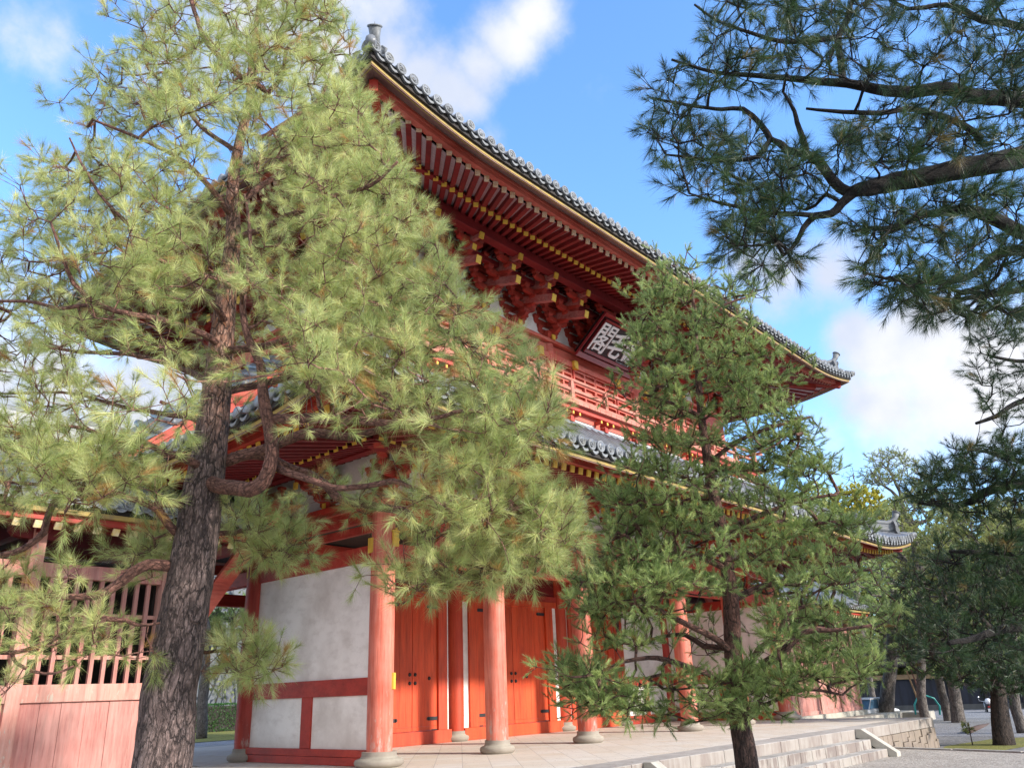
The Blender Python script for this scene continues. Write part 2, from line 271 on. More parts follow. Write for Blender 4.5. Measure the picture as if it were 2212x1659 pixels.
# ------------------------------------------------------------------ object helpers
WM = {}
def link(o, parent=None, wm=None):
    COL.objects.link(o); WM[o.name] = wm.copy() if wm is not None else Matrix.Identity(4)
    if wm is not None: o.matrix_basis = wm
    if parent is not None:
        o.parent = parent; o.matrix_parent_inverse = WM[parent.name].inverted()
    return o
def thing(name, loc, label, cat, group=None):
    o = bpy.data.objects.new(name, None); o.empty_display_size = .3
    link(o, None, Matrix.Translation(Vector(loc))); o['label'] = label; o['category'] = cat
    if group: o['group'] = group
    return o
def tag(o, label=None, cat=None, group=None, kind=None):
    for k, v in (('label', label), ('category', cat), ('group', group), ('kind', kind)):
        if v: o[k] = v
    return o
class MB:
    def __init__(s): s.v = []; s.f = []; s.m = []; s.sm = []; s.a = []
    def add(s, V, F, mi=0, smooth=False, a=.5):
        n = len(s.v); s.v += [tuple(map(float, p_)) for p_ in V]
        for f in F: s.f.append(tuple(i+n for i in f)); s.m.append(mi); s.sm.append(smooth); s.a.append(a)
        return s
    def box(s, x0, x1, y0, y1, z0, z1, mi=0, a=.5, M_=None):
        V = [(x, y, z) for x in (x0, x1) for y in (y0, y1) for z in (z0, z1)]
        if M_ is not None: V = [tuple(M_ @ Vector(p_)) for p_ in V]
        return s.add(V, [(0, 1, 3, 2), (4, 6, 7, 5), (0, 4, 5, 1), (2, 3, 7, 6), (0, 2, 6, 4), (1, 5, 7, 3)], mi, False, a)
    def beam(s, p0, p1, w, h, mi=0, a=.5, up=(0, 0, 1)):      # box between two points, w across, h high
        p0, p1 = Vector(p0), Vector(p1); d = (p1-p0).normalized(); sd = d.cross(Vector(up)).normalized(); u = sd.cross(d)
        V = []
        for p_ in (p0, p1):
            for sx, sz in ((-1, -1), (1, -1), (1, 1), (-1, 1)): V.append(p_+sd*sx*w/2+u*sz*h/2)
        return s.add(V, [(3, 2, 1, 0), (4, 5, 6, 7), (0, 1, 5, 4), (1, 2, 6, 5), (2, 3, 7, 6), (3, 0, 4, 7)], mi, False, a)
    def prism(s, poly, axis, t0, t1, mi=0, M_=None, a=.5):      # poly in 2D, extruded along axis ('x': poly is (y,z); 'y': (x,z); 'z': (x,y))
        n = len(poly); V = []
        for t in (t0, t1):
            for (p_, q) in poly:
                c = {'x': (t, p_, q), 'y': (p_, t, q), 'z': (p_, q, t)}[axis]
                V.append(tuple(M_ @ Vector(c)) if M_ is not None else c)
        F = [tuple(range(n))[::-1], tuple(range(n, 2*n))]+[(i, (i+1) % n, n+(i+1) % n, n+i) for i in range(n)]
        return s.add(V, F, mi, False, a)
    def lathe(s, prof, c, seg=24, mi=0, M_=None, a=.5):        # prof [(r,z)], closed on the axis when r=0
        V = []; F = []
        for (r, z) in prof:
            for k in range(seg):
                t = 2*PI*k/seg; q = (c[0]+r*math.cos(t), c[1]+r*math.sin(t), c[2]+z)
                V.append(tuple(M_ @ Vector(q)) if M_ is not None else q)
        for i in range(len(prof)-1):
            for k in range(seg): F.append((i*seg+k, i*seg+(k+1) % seg, (i+1)*seg+(k+1) % seg, (i+1)*seg+k))
        s.add(V, F, mi, True, a)
        s.add(V[:seg], [tuple(range(seg))[::-1]], mi, False, a); s.add(V[-seg:], [tuple(range(seg))], mi, False, a); return s
    def tube(s, pts, rad, seg=8, mi=0, a=.5):
        V, F, _ = tube_geo(np.array(pts, float), np.array(rad, float), seg); return s.add(V.tolist(), F, mi, True, a)
    def mesh(s, name, mats):
        me = bpy.data.meshes.new(name); me.from_pydata(s.v, [], s.f)
        for m_ in (mats if isinstance(mats, (list, tuple)) else [mats]): me.materials.append(m_)
        me.polygons.foreach_set('material_index', s.m); me.polygons.foreach_set('use_smooth', s.sm)
        at_ = me.attributes.new('blk', 'FLOAT', 'FACE'); at_.data.foreach_set('value', s.a); me.update(); return me
    def build(s, name, mats, parent=None, bevel=0):
        o = bpy.data.objects.new(name, s.mesh(name, mats)); link(o, parent)
        if bevel:
            b = o.modifiers.new('b', 'BEVEL'); b.width = bevel; b.segments = 2; b.limit_method = 'ANGLE'; b.angle_limit = .6
        return o
def tube_geo(P, R, seg):
    n = len(P); T = np.gradient(P, axis=0); T /= np.linalg.norm(T, axis=1)[:, None]+1e-9
    ref = np.array([0, 0, 1.0]) if abs(T[0][2]) < .9 else np.array([1.0, 0, 0])
    u = np.cross(T[0], ref); u /= np.linalg.norm(u); V = []; B = []; L = 0
    for i in range(n):
        u = u-T[i]*np.dot(u, T[i]); u /= np.linalg.norm(u)+1e-9; w = np.cross(T[i], u)
        if i: L += np.linalg.norm(P[i]-P[i-1])
        th = np.arange(seg)*2*PI/seg; V.append(P[i]+R[i]*(np.cos(th)[:, None]*u+np.sin(th)[:, None]*w))
        B.append(np.stack([R[i]*np.cos(th), R[i]*np.sin(th), np.full(seg, L)], 1))
    F = []
    for i in range(n-1):
        for k in range(seg): F.append((i*seg+k, i*seg+(k+1) % seg, (i+1)*seg+(k+1) % seg, (i+1)*seg+k))
    F.append(tuple(range(seg))[::-1]); F.append(tuple((n-1)*seg+k for k in range(seg)))
    return np.concatenate(V), F, np.concatenate(B)
def inst(name, me, parent, wm):
    o = bpy.data.objects.new(name, me); return link(o, parent, wm)

# ================================================================== GROUND
Z_G, Z_L = -.62, -.86                    # gravel court, lower ground
def gmat(name, a, b_, sc, fine, c_=None, th=.6):
    m, nt, b = mat(name); n = noise(nt, coords(nt), sc, 8, .65); f = noise(nt, coords(nt), fine, 3, .7)
    vo = N(nt, 'ShaderNodeTexVoronoi', i_Scale=fine*.7); nt.links.new(coords(nt), vo.inputs['Vector'])
    sp = N(nt, 'ShaderNodeSeparateColor'); nt.links.new(vo.outputs['Color'], sp.inputs[0])
    c = mixc(nt, mrange(nt, n, .35, .65), a, b_); c = mixc(nt, 1.0, c, N_combine(nt, mrange(nt, sp.outputs[0], 0, 1, .6, 1.25)), 'MULTIPLY')
    if c_: c = mixc(nt, mrange(nt, n, th, th+.06), c, c_)
    nt.links.new(c, b.inputs['Base Color']); b.inputs['Roughness'].default_value = .95; bump(nt, b, M(nt, 'ADD', f, vo.outputs['Distance']), .7, .02); return m
GRAVEL = gmat('pale_gravel', (.44, .39, .33), (.34, .30, .25), .8, 38)
EARTH = gmat('packed_grey_earth', (.17, .165, .16), (.25, .24, .23), .35, 20, (.13, .12, .06), .62)
MOSS = gmat('moss', (.16, .17, .03), (.24, .22, .04), 1.3, 45, (.14, .10, .05), .6)
ASPH = gmat('grey_path', (.22, .22, .23), (.30, .30, .31), .5, 60)
mb = MB(); mb.add([(-900, -900, Z_L-.004), (900, -900, Z_L-.004), (900, 900, Z_L-.004), (-900, 900, Z_L-.004)], [(0, 1, 2, 3)]); tag(mb.build('ground', EARTH), kind='structure')
mb = MB(); mb.add([(-40, -40, Z_G), (9, -40, Z_G), (13.5, -8.8, Z_G), (14.7, -4.3, Z_G), (14.7, -4.3, Z_L), (9, -4.3, Z_L), (-40, -4.3, Z_G)], [(0, 1, 2, 3, 6)])
# the gravel court carried left and under the platform's foot
mb.add([(-40, -4.3, Z_G), (14.7, -4.3, Z_G), (14.7, -4.0, Z_G), (-40, 14, Z_G)], [(0, 1, 2, 3)])
tag(mb.build('gravel_court', GRAVEL), kind='structure')
mb = MB()
kp = [np.array([14.78, -4.2]), np.array([14.3, -6.16]), np.array([13.74, -7.9]), np.array([12.6, -11.0]), np.array([9.5, -18.0])]
for i in range(len(kp)-1):
    a_, b_ = kp[i], kp[i+1]; L = np.linalg.norm(b_-a_); n = max(1, int(L/1.1))
    for k in range(n):
        q0 = a_+(b_-a_)*(k+.012)/n; q1 = a_+(b_-a_)*(k+.988)/n; j = random.uniform(-.012, .012)
        mb.beam((q0[0], q0[1], Z_G-.09+j), (q1[0], q1[1], Z_G-.09+j), .16, .26, 0, random.random())
ob = mb.build('stone_kerb', STEPFACE, bevel=.012); tag(ob, kind='structure')
# moss and path strips
mb = MB()
def strip(mb, pts, z): mb.add([(x, y, z) for x, y in pts], [tuple(range(len(pts)))])
strip(mb, [(15.0, -5.3), (19.3, -4.6), (23, -5.2), (24, -6.3), (20, -6.9), (14.6, -6.0)], Z_L+.004)
strip(mb, [(-14, 12.9), (16, 12.9), (30, 15.9), (-14, 15.9)], -.30)
strip(mb, [(-14, 22.5), (30, 22.5), (40, 40), (-14, 40)], -.30)
tag(mb.build('moss_ground', MOSS), kind='structure')
mb = MB(); strip(mb, [(-14, 15.9), (30, 15.9), (40, 22.5), (-14, 22.5)], -.32)
strip(mb, [(24, -14), (24, 0), (34, 8), (60, 12), (60, -20)], Z_L+.003); tag(mb.build('path', ASPH), kind='structure')

# ================================================================== STONE PLATFORM
PX0, PX1, PY0, PY1 = -1.9, 18.85, -4.5, 12.6
plat = thing('stone_platform', (8.5, 4, Z_G), 'broad pale stone platform with diagonal paving that carries the red gate', 'platform')
mb = MB(); mb.box(PX0+.7, PX1-.7, PY0+.7, PY1-.7, -.3, -.004); mb.build('paved_floor', PAVING, plat)
mb = MB(); mb.box(PX0+.35, PX1-.35, PY0+.35, PY1-.35, Z_L-.2, -.30); mb.build('core', WALLSTONE, plat)
STX0, STX1 = 2.35, 12.05
mb = MB()
def edge_run(mb, a0, a1, fn, lo, hi, step=1.15):
    x = a0
    while x < a1-.05:
        L = min(step*random.uniform(.75, 1.25), a1-x)
        if a1-(x+L) < .4: L = a1-x
        fn(mb, x+.006, x+L-.006, lo+random.uniform(-.002, .002), hi+random.uniform(-.003, .003), random.random()); x += L
edge_run(mb, PX0, PX1, lambda m_, a, b, l, h, r: m_.box(a, b, PY0, PY0+.7, l, h, 0, r), -.27, 0)
edge_run(mb, PY0+.7, PY1, lambda m_, a, b, l, h, r: m_.box(PX1-.7, PX1, a, b, l, h, 0, r), -.27, 0)
edge_run(mb, PY0+.7, PY1, lambda m_, a, b, l, h, r: m_.box(PX0, PX0+.7, a, b, l, h, 0, r), -.27, 0)
edge_run(mb, PX0+.7, PX1-.7, lambda m_, a, b, l, h, r: m_.box(a, b, PY1-.7, PY1, l, h, 0, r), -.27, 0)
mb.build('edge_stones', STEPFACE, plat, bevel=.015)
mb = MB()                                                # squared rubble face, leaning back slightly
def rubble(mb, a0, a1, place, z0, z1):
    x = a0
    while x < a1:
        w = random.uniform(.22, .5); w = min(w, a1-x); zs = [z0]
        while zs[-1] < z1-.12: zs.append(min(z1, zs[-1]+random.uniform(.22, .5)))
        zs[-1] = z1
        for i in range(len(zs)-1): place(mb, x+.006, x+w-.006, zs[i]+.006, zs[i+1]-.006, random.random(), random.uniform(0, .025))
        x += w
def pl_front(m_, a, b, l, h, r, d): m_.box(a, b, PY0+.03-d-(-.27-(l+h)/2)*.12, PY0+.34, l, h, 0, r)
rubble(mb, STX1+.2, PX1+.02, pl_front, Z_L-.05, -.275)
mb.build('rubble_face', WALLSTONE, plat, bevel=.012); mb = MB(); rubble(mb, PX0, STX0-.2, pl_front, Z_L-.05, -.275); mb.build('rubble_face', WALLSTONE, plat, bevel=.012); mb = MB()
def pl_right(m_, a, b, l, h, r, d): m_.box(PX1-.34, PX1-.03+d+(-.27-(l+h)/2)*.12, a, b, l, h, 0, r)
rubble(mb, PY0, PY1, pl_right, Z_L-.05, -.275)
mb.build('rubble_face', WALLSTONE, plat, bevel=.012); mb = MB()
def pl_left(m_, a, b, l, h, r, d): m_.box(PX0+.03-d, PX0+.34, a, b, l, h, 0, r)
rubble(mb, PY0, PY1, pl_left, Z_L-.05, -.275)
mb.build('rubble_face', WALLSTONE, plat, bevel=.012)
for k, (y0, z1) in enumerate(((-4.87, -.225), (-5.24, -.44))):
    mb = MB(); edge_run(mb, STX0+.02, STX1-.02, lambda m_, a, b, l, h, r: m_.box(a, b, y0, y0+.368, l, h, 0, r), Z_L+k*.002, z1, .62)
    o = mb.build('step', STEPM, plat, bevel=.014)
for x in (STX0-.14, STX1+.14):
    mb = MB(); mb.prism([(PY0-.002, .012), (PY0-.16, .012), (PY0-.95, -.52), (PY0-.95, -.64), (PY0-.8, -.64), (PY0-.1, -.22), (PY0-.002, -.2)], 'x', x-.14, x+.14)
    mb.prism([(PY0-.002, -.23), (PY0-.09, -.23), (PY0-.76, -.66), (PY0-.76, -.8), (PY0-.002, -.8)], 'x', x-.10, x+.10)
    mb.build('cheek_stone', STONE, plat, bevel=.012)

# ================================================================== TEMPLE GATE
S0 = 1.647; BX = [0, 2*S0, 4*S0, 7*S0, 9*S0, 11*S0]; D = 4.62; GX = 11*S0; GY = 2*D; CX, CY = GX/2, D
gate = thing('temple_gate', (CX, CY, 0), 'two-storey vermilion wooden temple gate with grey tiled double roof on the stone platform', 'temple gate')
def col_mesh(r, z0, z1, m_):
    mb = MB(); pr = [(r*.97, 0), (r*1.0, .4), (r, (z1-z0)*.5), (r*.97, (z1-z0)*.8), (r*.90, z1-z0)]
    mb.lathe(pr, (0, 0, 0), 28); return mb.mesh('column', m_)
cm_out = col_mesh(.25, .26, 5.15, VERM_COL); cm_sh = col_mesh(.25, .26, 5.15, VERM_COL_SH); cm_in = col_mesh(.25, .26, 5.15, VERM_COL_IN)
bmb = MB(); bmb.lathe([(.33, 0), (.375, .035), (.385, .08), (.37, .125), (.31, .15), (.285, .165), (.272, .20), (.27, .262)], (0, 0, 0), 32); base_me = bmb.mesh('stone_base', BASESTONE)
ymb = MB(); ymb.box(-.075, .075, -.05, .02, -.14, .14); ymb.box(-.095, .095, -.058, -.01, .145, .185); ymb.box(-.085, .085, -.055, -.01, -.02, .01); ymb.box(-.02, .02, -.058, -.01, .185, .23); fit_me = ymb.mesh('yellow_fitting', YELLOW)
pmb = MB(); pmb.box(-.085, .085, -.014, .03, -.15, .15); plate_me = pmb.mesh('yellow_plate', YELLOW)
for j, y in enumerate((0, D, GY)):
    for i, x in enumerate(BX):
        outer = (j != 1) or i in (0, 5)
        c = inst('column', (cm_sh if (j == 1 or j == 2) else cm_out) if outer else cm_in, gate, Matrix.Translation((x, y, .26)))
        s_ = 1.22 if (i in (0, 5) and j == 0) else 1.0
        inst('stone_base', base_me, c, Matrix.Translation((x, y, 0)) @ Matrix.Diagonal((s_, s_, 1, 1)))
        if j == 0:
            dx = .10
            inst('yellow_fitting', fit_me, c, Matrix.Translation((x+dx, -.232, 4.22)))
            if i == 0: inst('yellow_plate', plate_me, c, Matrix.Translation((x+.16, -.205, 1.5)) @ Matrix.Rotation(math.radians(35), 4, 'Z'))
        if i == 0: inst('yellow_plate', plate_me, c, Matrix.Translation((x-.225, y+(.12 if j == 0 else .02), 4.12)) @ Matrix.Rotation(-PI/2, 4, 'Z'))
# --- tie beams of the lower storey
def one(nm, x0, x1, y0, y1, z0, z1, m_=None, par=None):
    q = MB(); q.box(x0, x1, y0, y1, z0, z1); return q.build(nm, m_ or VERM, par or gate, bevel=.012)
def xb(y, z0, z1, w):
    for i in range(5): one('tie_beam', BX[i]+.2, BX[i+1]-.2, y-w/2, y+w/2, z0, z1)
def yb(x, z0, z1, w):
    for k in (0, 1): one('tie_beam', x-w/2, x+w/2, k*D+.2, (k+1)*D-.2, z0, z1)
for y in (0, GY): xb(y, 3.83, 4.17, .22)
xb(D, 3.86, 4.17, .20)
for y in (0, D, GY): xb(y, 4.70, 4.96, .20)
for y in (0, GY): one('plate_beam', -.42, GX+.42, y-.24, y+.24, 5.04, 5.16)
for x in (0, GX): one('plate_beam', x-.24, x+.24, .25, GY-.25, 5.04, 5.157); yb(x, 3.83, 4.16, .22); yb(x, 4.70, 4.96, .20)
for x in BX[1:-1]: yb(x, 4.2, 4.62, .24)
for x in (0, GX): one('tie_beam', x-.055, x+.055, .24, D-.24, 4.45, 4.62)
# struts with curved shoulders between the two tie beams (front and sides)
for i in range(5):
    n = 3 if i == 2 else 2
    for k in range(1, n):
        mb = MB(); x = BX[i]+k*S0; mb.prism([(-.34, 4.18), (-.26, 4.3), (-.12, 4.4), (-.1, 4.69), (.1, 4.69), (.12, 4.4), (.26, 4.3), (.34, 4.18)], 'y', -.06, .06, 0, Matrix.Translation((x, 0, 0))); mb.build('frog_leg_strut', BRACKET, gate)
mb = MB(); mb.box(.3, GX-.3, .35, GY-.35, 5.0, 5.03); mb.build('ceiling', DARK, gate)
# --- side walls: white plaster framed in vermilion
for x, sg in ((0, -1), (GX, 1)):
    f = MB(); y0, y1 = .22, D-.22
    f.box(x-.14, x+.14, y0, y1, .0, .145); f.box(x-.135, x+.135, y0, y1, .15, .285); f.box(x-.10, x+.10, y0, y1, 1.26, 1.585); f.box(x-.09, x+.09, 2.1, 2.45, .285, 1.26)
    w = f.build('side_wall_frame', VERM, gate, bevel=.008)
    g = MB(); g.box(x-.05, x+.05, y0, 2.1, .285, 1.26); g.box(x-.05, x+.05, 2.45, y1, .285, 1.26); g.box(x-.05, x+.05, y0, y1, 1.585, 3.83)
    g.build('plaster_panel', PLASTER, w)
# middle line end bays: plaster with frame
for i in (0, 4):
    f = MB(); a, b = BX[i]+.22, BX[i+1]-.22; m_ = (a+b)/2
    f.box(a, b, D-.14, D+.14, 0, .285); f.box(a, b, D-.1, D+.1, 1.26, 1.585); f.box(m_-.12, m_+.12, D-.09, D+.09, .285, 1.26)
    w = f.build('bay_wall_frame', VERM, gate, bevel=.008)
    g = MB(); g.box(a, m_-.12, D-.05, D+.05, .285, 1.26); g.box(m_+.12, b, D-.05, D+.05, .285, 1.26); g.box(a, b, D-.05, D+.05, 1.585, 3.86); g.build('plaster_panel', PLASTER, w)
# upper wall strip on the middle line, above the doors
g = MB(); g.box(.2, GX-.2, D-.03, D+.03, 4.17, 4.70); g.build('transom_boards', DARKRED, gate)
# --- three doorways
for i, wst in ((1, .0), (2, .22), (3, .0)):
    a, b = BX[i]+.25, BX[i+1]-.25
    if i == 1: a += 0; b -= .07
    dw = thing_ = None
    fr = MB(); fr.box(a-.02, b+.02, D-.17, D+.17, 0, .325); fr.box(a, b, D-.12, D+.12, 3.80, 3.98)
    ws = .24 if i == 2 else .10
    la, lb = a+ws, b-ws
    jw = .36 if i == 2 else .34
    fr.box(la, la+jw, D-.13, D+.10, .325, 3.80); fr.box(lb-jw, lb, D-.13, D+.10, .325, 3.80)
    d_ = fr.build('door_frame', VERM_COL_IN if i != 2 else DOORM, gate, bevel=.008)
    pl = MB(); pl.box(a, la, D-.06, D+.06, .325, 3.80); pl.box(lb, b, D-.06, D+.06, .325, 3.80); pl.build('plaster_strip', PLASTER, d_)
    oa, ob_ = la+jw, lb-jw; mid = (oa+ob_)/2
    for (x0, x1, sg) in ((oa+.01, mid-.008, -1), (mid+.008, ob_-.01, 1)):
        lf = MB(); n = max(4, int((x1-x0)/.235)); ww = (x1-x0)/n
        for k in range(n): lf.box(x0+k*ww+.002, x0+(k+1)*ww-.002, D-.062+random.uniform(-.002, .002), D-.01, .44, 3.74, 0, random.random())
        lf.box(x0, x1, D-.066, D-.0, .335, .437); lf.box(x0, x1, D-.066, D-.0, 3.743, 3.795)
        leafo = lf.build('door', DOORM, gate, bevel=.003)
        hg = MB()
        xo = x1 if sg > 0 else x0; xi = xo-sg*.34
        for z in (.63, 3.58): hg.prism([(min(xo, xi), z-.045), (max(xo, xi), z-.045), (max(xo, xi), z+.045), (min(xo, xi), z+.045)], 'y', D-.082, D-.066)
        for z in (.63, 3.58): hg.lathe([(.045, 0), (.045, .014)], (0, 0, 0), 12, 0, Matrix.Translation((xi, D-.068, z)) @ Matrix.Rotation(PI/2, 4, 'X'))
        hg.box(min(xo, xo-sg*.2), max(xo, xo-sg*.2), D-.074, D-.066, .335, .36)
        hg.build('hinge', IRON, leafo)
        sd = MB()
        xin = (x0+.09) if sg > 0 else (x1-.09)
        for (dx, z) in ((0, 1.76), (0, 1.54), (sg*.52, 1.66)):
            sd.lathe([(.05, 0), (.048, .014), (.036, .034), (.015, .045), (.0, .047)], (0, 0, 0), 14, 0, Matrix.Translation((xin+dx, D-.062, z)) @ Matrix.Rotation(PI/2, 4, 'X'))
        sd.build('stud', IRON, leafo)

# --- bracket clusters -------------------------------------------------
def arm_poly(h, L, z, hh=.15):            # boat-shaped arm outline, (t,z)
    c = hh*.95
    return [(-L, z+hh), (-L, z+hh*.45), (-L+c*.35, z+hh*.12), (-L+c, z), (L-c, z), (L-c*.35, z+hh*.12), (L, z+hh*.45), (L, z+hh)]
def block(mb, x, y, z, s=.15, h=.13):
    w, v = s, s*.62
    V = [(x-v, y-v, z), (x+v, y-v, z), (x+v, y+v, z), (x-v, y+v, z), (x-w, y-w, z+h*.45), (x+w, y-w, z+h*.45), (x+w, y+w, z+h*.45), (x-w, y+w, z+h*.45), (x-w, y-w, z+h), (x+w, y-w, z+h), (x+w, y+w, z+h), (x-w, y+w, z+h)]
    F = [(3, 2, 1, 0), (8, 9, 10, 11)]
    for k in range(4):
        for q in (0, 4): F.append((q+k, q+(k+1) % 4, q+4+(k+1) % 4, q+4+k))
    mb.add(V, F)
def cluster_mesh(steps, dv, dz, tails, s):      # local: -y is outward, z=0 top of the plate
    mb = MB(); block(mb, 0, 0, 0, .24*s, .24*s); z = .16*s; aw = .065*s
    for k in range(steps+1):
        zz = z+k*dz
        for q in range(k+1):                         # lateral arms at each line reached so far
            y = -q*dv; L = (.46 if (k-q) % 2 == 0 else .64)*s
            if k-q > 2: continue
            mb.prism(arm_poly(0, L, zz, .16*s), 'y', y-aw, y+aw)
            for t in (-L+.07*s, L-.07*s): block(mb, t, y, zz+.15*s, .105*s, .13*s)
        if k < steps:                                # arm stepping outward
            Lo = (k+1)*dv+.12*s
            mb.prism([(.3, zz+.17*s), (.3, zz+.01), (-Lo+.2*s, zz+.01), (-Lo+.06*s, zz+.05*s), (-Lo, zz+.1*s), (-Lo, zz+.17*s)], 'x', -aw, aw)
            block(mb, 0, -(k+1)*dv, zz+.16*s, .115*s, .13*s)
    me_r = mb
    t = MB(); y = MB()
    if tails:
        zt = z+steps*dz
        for (yo, zo, yi, zi, w) in ((-1.50, .38, .1, .80, .105), (-1.36, .80, .1, 1.18, .085)):
            t.beam((0, yo, zo), (0, yi, zi), w*2*.8, .20 if yo < -1.4 else .15)
            d = Vector((0, yo-yi, zo-zi)).normalized(); p_ = Vector((0, yo, zo))
            y.beam(p_, p_+d*.012, w*2*.8+.006, .206 if yo < -1.4 else .156)
        for k in (-1, 0, 1): y.beam((k*.05, -1.645, 1.10), (k*.05, -1.60, .94), .04, .05)
        t.box(-.05, .05, -1.62, -.2, .98, 1.16)
        # grey weathered plank behind the striped nosing
    else:
        y.box(-.05, .05, -steps*dv-.26, -steps*dv-.2, z+.3*s, z+.5*s)
    y.box(-.075*s, .075*s, -.285*s, -.245*s, -.02, .13)
    return me_r.mesh('bracket_cluster', BRACKET), t.mesh('tail_rafter', TAILW) if tails else None, y.mesh('yellow_tip', YELLOW)
UI = .75; SU = (GX-2*UI)/11; WZ = 11.02           # upper storey inset, bay unit, plate top
cl_u = cluster_mesh(3, .40, .27, True, .95); cl_n = (cl_u[0], None, MB().mesh('none', YELLOW)); cl_l = cluster_mesh(2, .36, .21, False, .72)
def place_cluster(ms, x, y, z, rz):
    m_ = Matrix.Translation((x, y, z)) @ Matrix.Rotation(rz, 4, 'Z')
    c = inst('bracket_cluster', ms[0], gate, m_)
    if ms[1] is not None: inst('tail_rafter', ms[1], c, m_)
    if len(ms[2].vertices): inst('yellow_tip', ms[2], c, m_)
for k in range(12):
    place_cluster(cl_u if k not in (5, 6) else cl_n, UI+k*SU, UI, WZ, 0); place_cluster(cl_l, k*S0, 0, 5.16, 0)
    if k in (0, 11): place_cluster(cl_u, UI+k*SU, GY-UI, WZ, PI); place_cluster(cl_l, k*S0, GY, 5.16, PI)
nside = 5
for k in range(nside+1):
    y = UI+(GY-2*UI)*k/nside; place_cluster(cl_u, UI, y, WZ, -PI/2); y2 = GY*k/nside
    if 0 < k < nside: place_cluster(cl_l, 0, y2, 5.16, -PI/2)
for (x, y, rz, ms, z) in ((UI, UI, -PI/4, cl_u, WZ), (GX-UI, UI, PI/4, cl_u, WZ)): place_cluster(ms, x, y, z+.004, rz)
mb = MB()
mb.box(UI-1.55, GX-UI+1.55, UI-1.5-.13, UI-1.5+.13, 12.10, 12.40)            # purlins on the brackets
mb.box(UI-1.55, GX-UI+1.55, GY-UI+1.5-.13, GY-UI+1.5+.13, 12.10, 12.40)
for x in (UI-1.5, GX-UI+1.5): mb.box(x-.13, x+.13, UI-1.6, GY-UI+1.6, 12.105, 12.395)
mb.box(UI-.6, GX-UI+.6, UI-.9, UI-.78, 11.98, 12.12)
mb.box(-1.2, GX+1.2, -.98, -.78, 5.80, 6.0); mb.box(-1.2, GX+1.2, GY+.78, GY+.98, 5.80, 6.0)
for x in (-.88, GX+.88): mb.box(x-.1, x+.1, -1.2, GY+1.2, 5.805, 5.995)
mb.build('eave_purlins', DARKRED, gate, bevel=.01)
# --- upper storey walls
pu = MB()
for (x0, x1, y0, y1) in ((UI-.04, GX-UI+.04, UI, UI+.06), (UI-.04, GX-UI+.04, GY-UI-.06, GY-UI), (UI, UI+.06, UI+.062, GY-UI-.062), (GX-UI-.06, GX-UI, UI+.062, GY-UI-.062)):
    pu.box(x0, x1, y0, y1, WZ, 13.3)
pu.build('bracket_plaster', PLASTER, gate)
pb = MB()
for y in (0, GY-.06): pb.box(0, GX, y, y+.06, 5.17, 6.9)
for x in (0, GX-.06): pb.box(x, x+.06, .062, GY-.062, 5.17, 6.9)
pb.build('lower_bracket_plaster', PLASTER, gate)
wb = MB()
for (x0, x1, y0, y1) in ((UI, GX-UI, UI+.03, UI+.12), (UI, GX-UI, GY-UI-.12, GY-UI-.03)): wb.box(x0, x1, y0, y1, 8.80, 10.9)
for x in (UI+.03, GX-UI-.12): wb.box(x, x+.09, UI+.122, GY-UI-.122, 8.80, 10.9)
wb.build('upper_wall_boards', VERM_FACADE, gate)
ub = MB()
ub.box(UI-.35, GX-UI+.35, UI-.21, UI+.2, 10.92, WZ); ub.box(UI-.35, GX-UI+.35, GY-UI-.2, GY-UI+.21, 10.92, WZ)
for x in (UI, GX-UI): ub.box(x-.2, x+.2, UI+.22, GY-UI-.22, 10.922, WZ-.002)
ub.box(UI-.1, GX-UI+.1, UI-.08, UI+.03, 10.62, 10.88); ub.box(UI-.1, GX-UI+.1, UI-.13, UI-.078, 10.42, 10.60)
ub.box(UI-.08, UI+.03, UI+.03, GY-UI, 10.62, 10.88); ub.box(UI-.13, UI-.078, UI+.03, GY-UI, 10.42, 10.60)
ub.build('upper_head_beams', VERM_FACADE, gate, bevel=.01)
cu_ = MB(); cu_.lathe([(.17, 0), (.17, 2.1)], (0, 0, 0), 20); cue = cu_.mesh('upper_column', VERM_FACADE)
UBX = [UI+v*SU for v in (0, 2, 4, 7, 9, 11)]
for x in UBX:
    for y in (UI, GY-UI): inst('upper_column', cue, gate, Matrix.Translation((x, y, 8.8)))
for y in (UI+(GY-2*UI)/2,): inst('upper_column', cue, gate, Matrix.Translation((UI, y, 8.8)))
# panelled upper doors, each leaf with its yellow pivot block
def leaf_up(x0, x1):
    f = MB(); ys = UI-.03
    nst = 2; w = (x1-x0); st = .075
    zs = [8.86, 9.22, 9.62, 9.96, 10.22, 10.40]
    xs = [x0, (x0+x1)/2, x1]
    for x in xs: f.box(x-st/2 if x > x0 else x, x+st/2 if x < x1 else x, ys-.035, ys+.05, 8.86, 10.40)
    for z in zs: f.box(x0+.001, x1-.001, ys-.032, ys+.05, z-.035, z+.035)
    return f
wz = MB()
for k in (-.055, 0, .055): wz.box(k-.026, k+.026, -.10, .02, -.13, .12)
wz.box(-.10, .10, -.09, .015, -.10, .10); wz.box(-.085, .085, -.115, .0, -.155, -.125); wz_me = wz.mesh('yellow_pivot_block', YELLOW)
pm = MB(); pm.lathe([(.045, 0), (.045, 1.62)], (0, 0, 0), 10); post_me = pm.mesh('pivot_post', VERM)
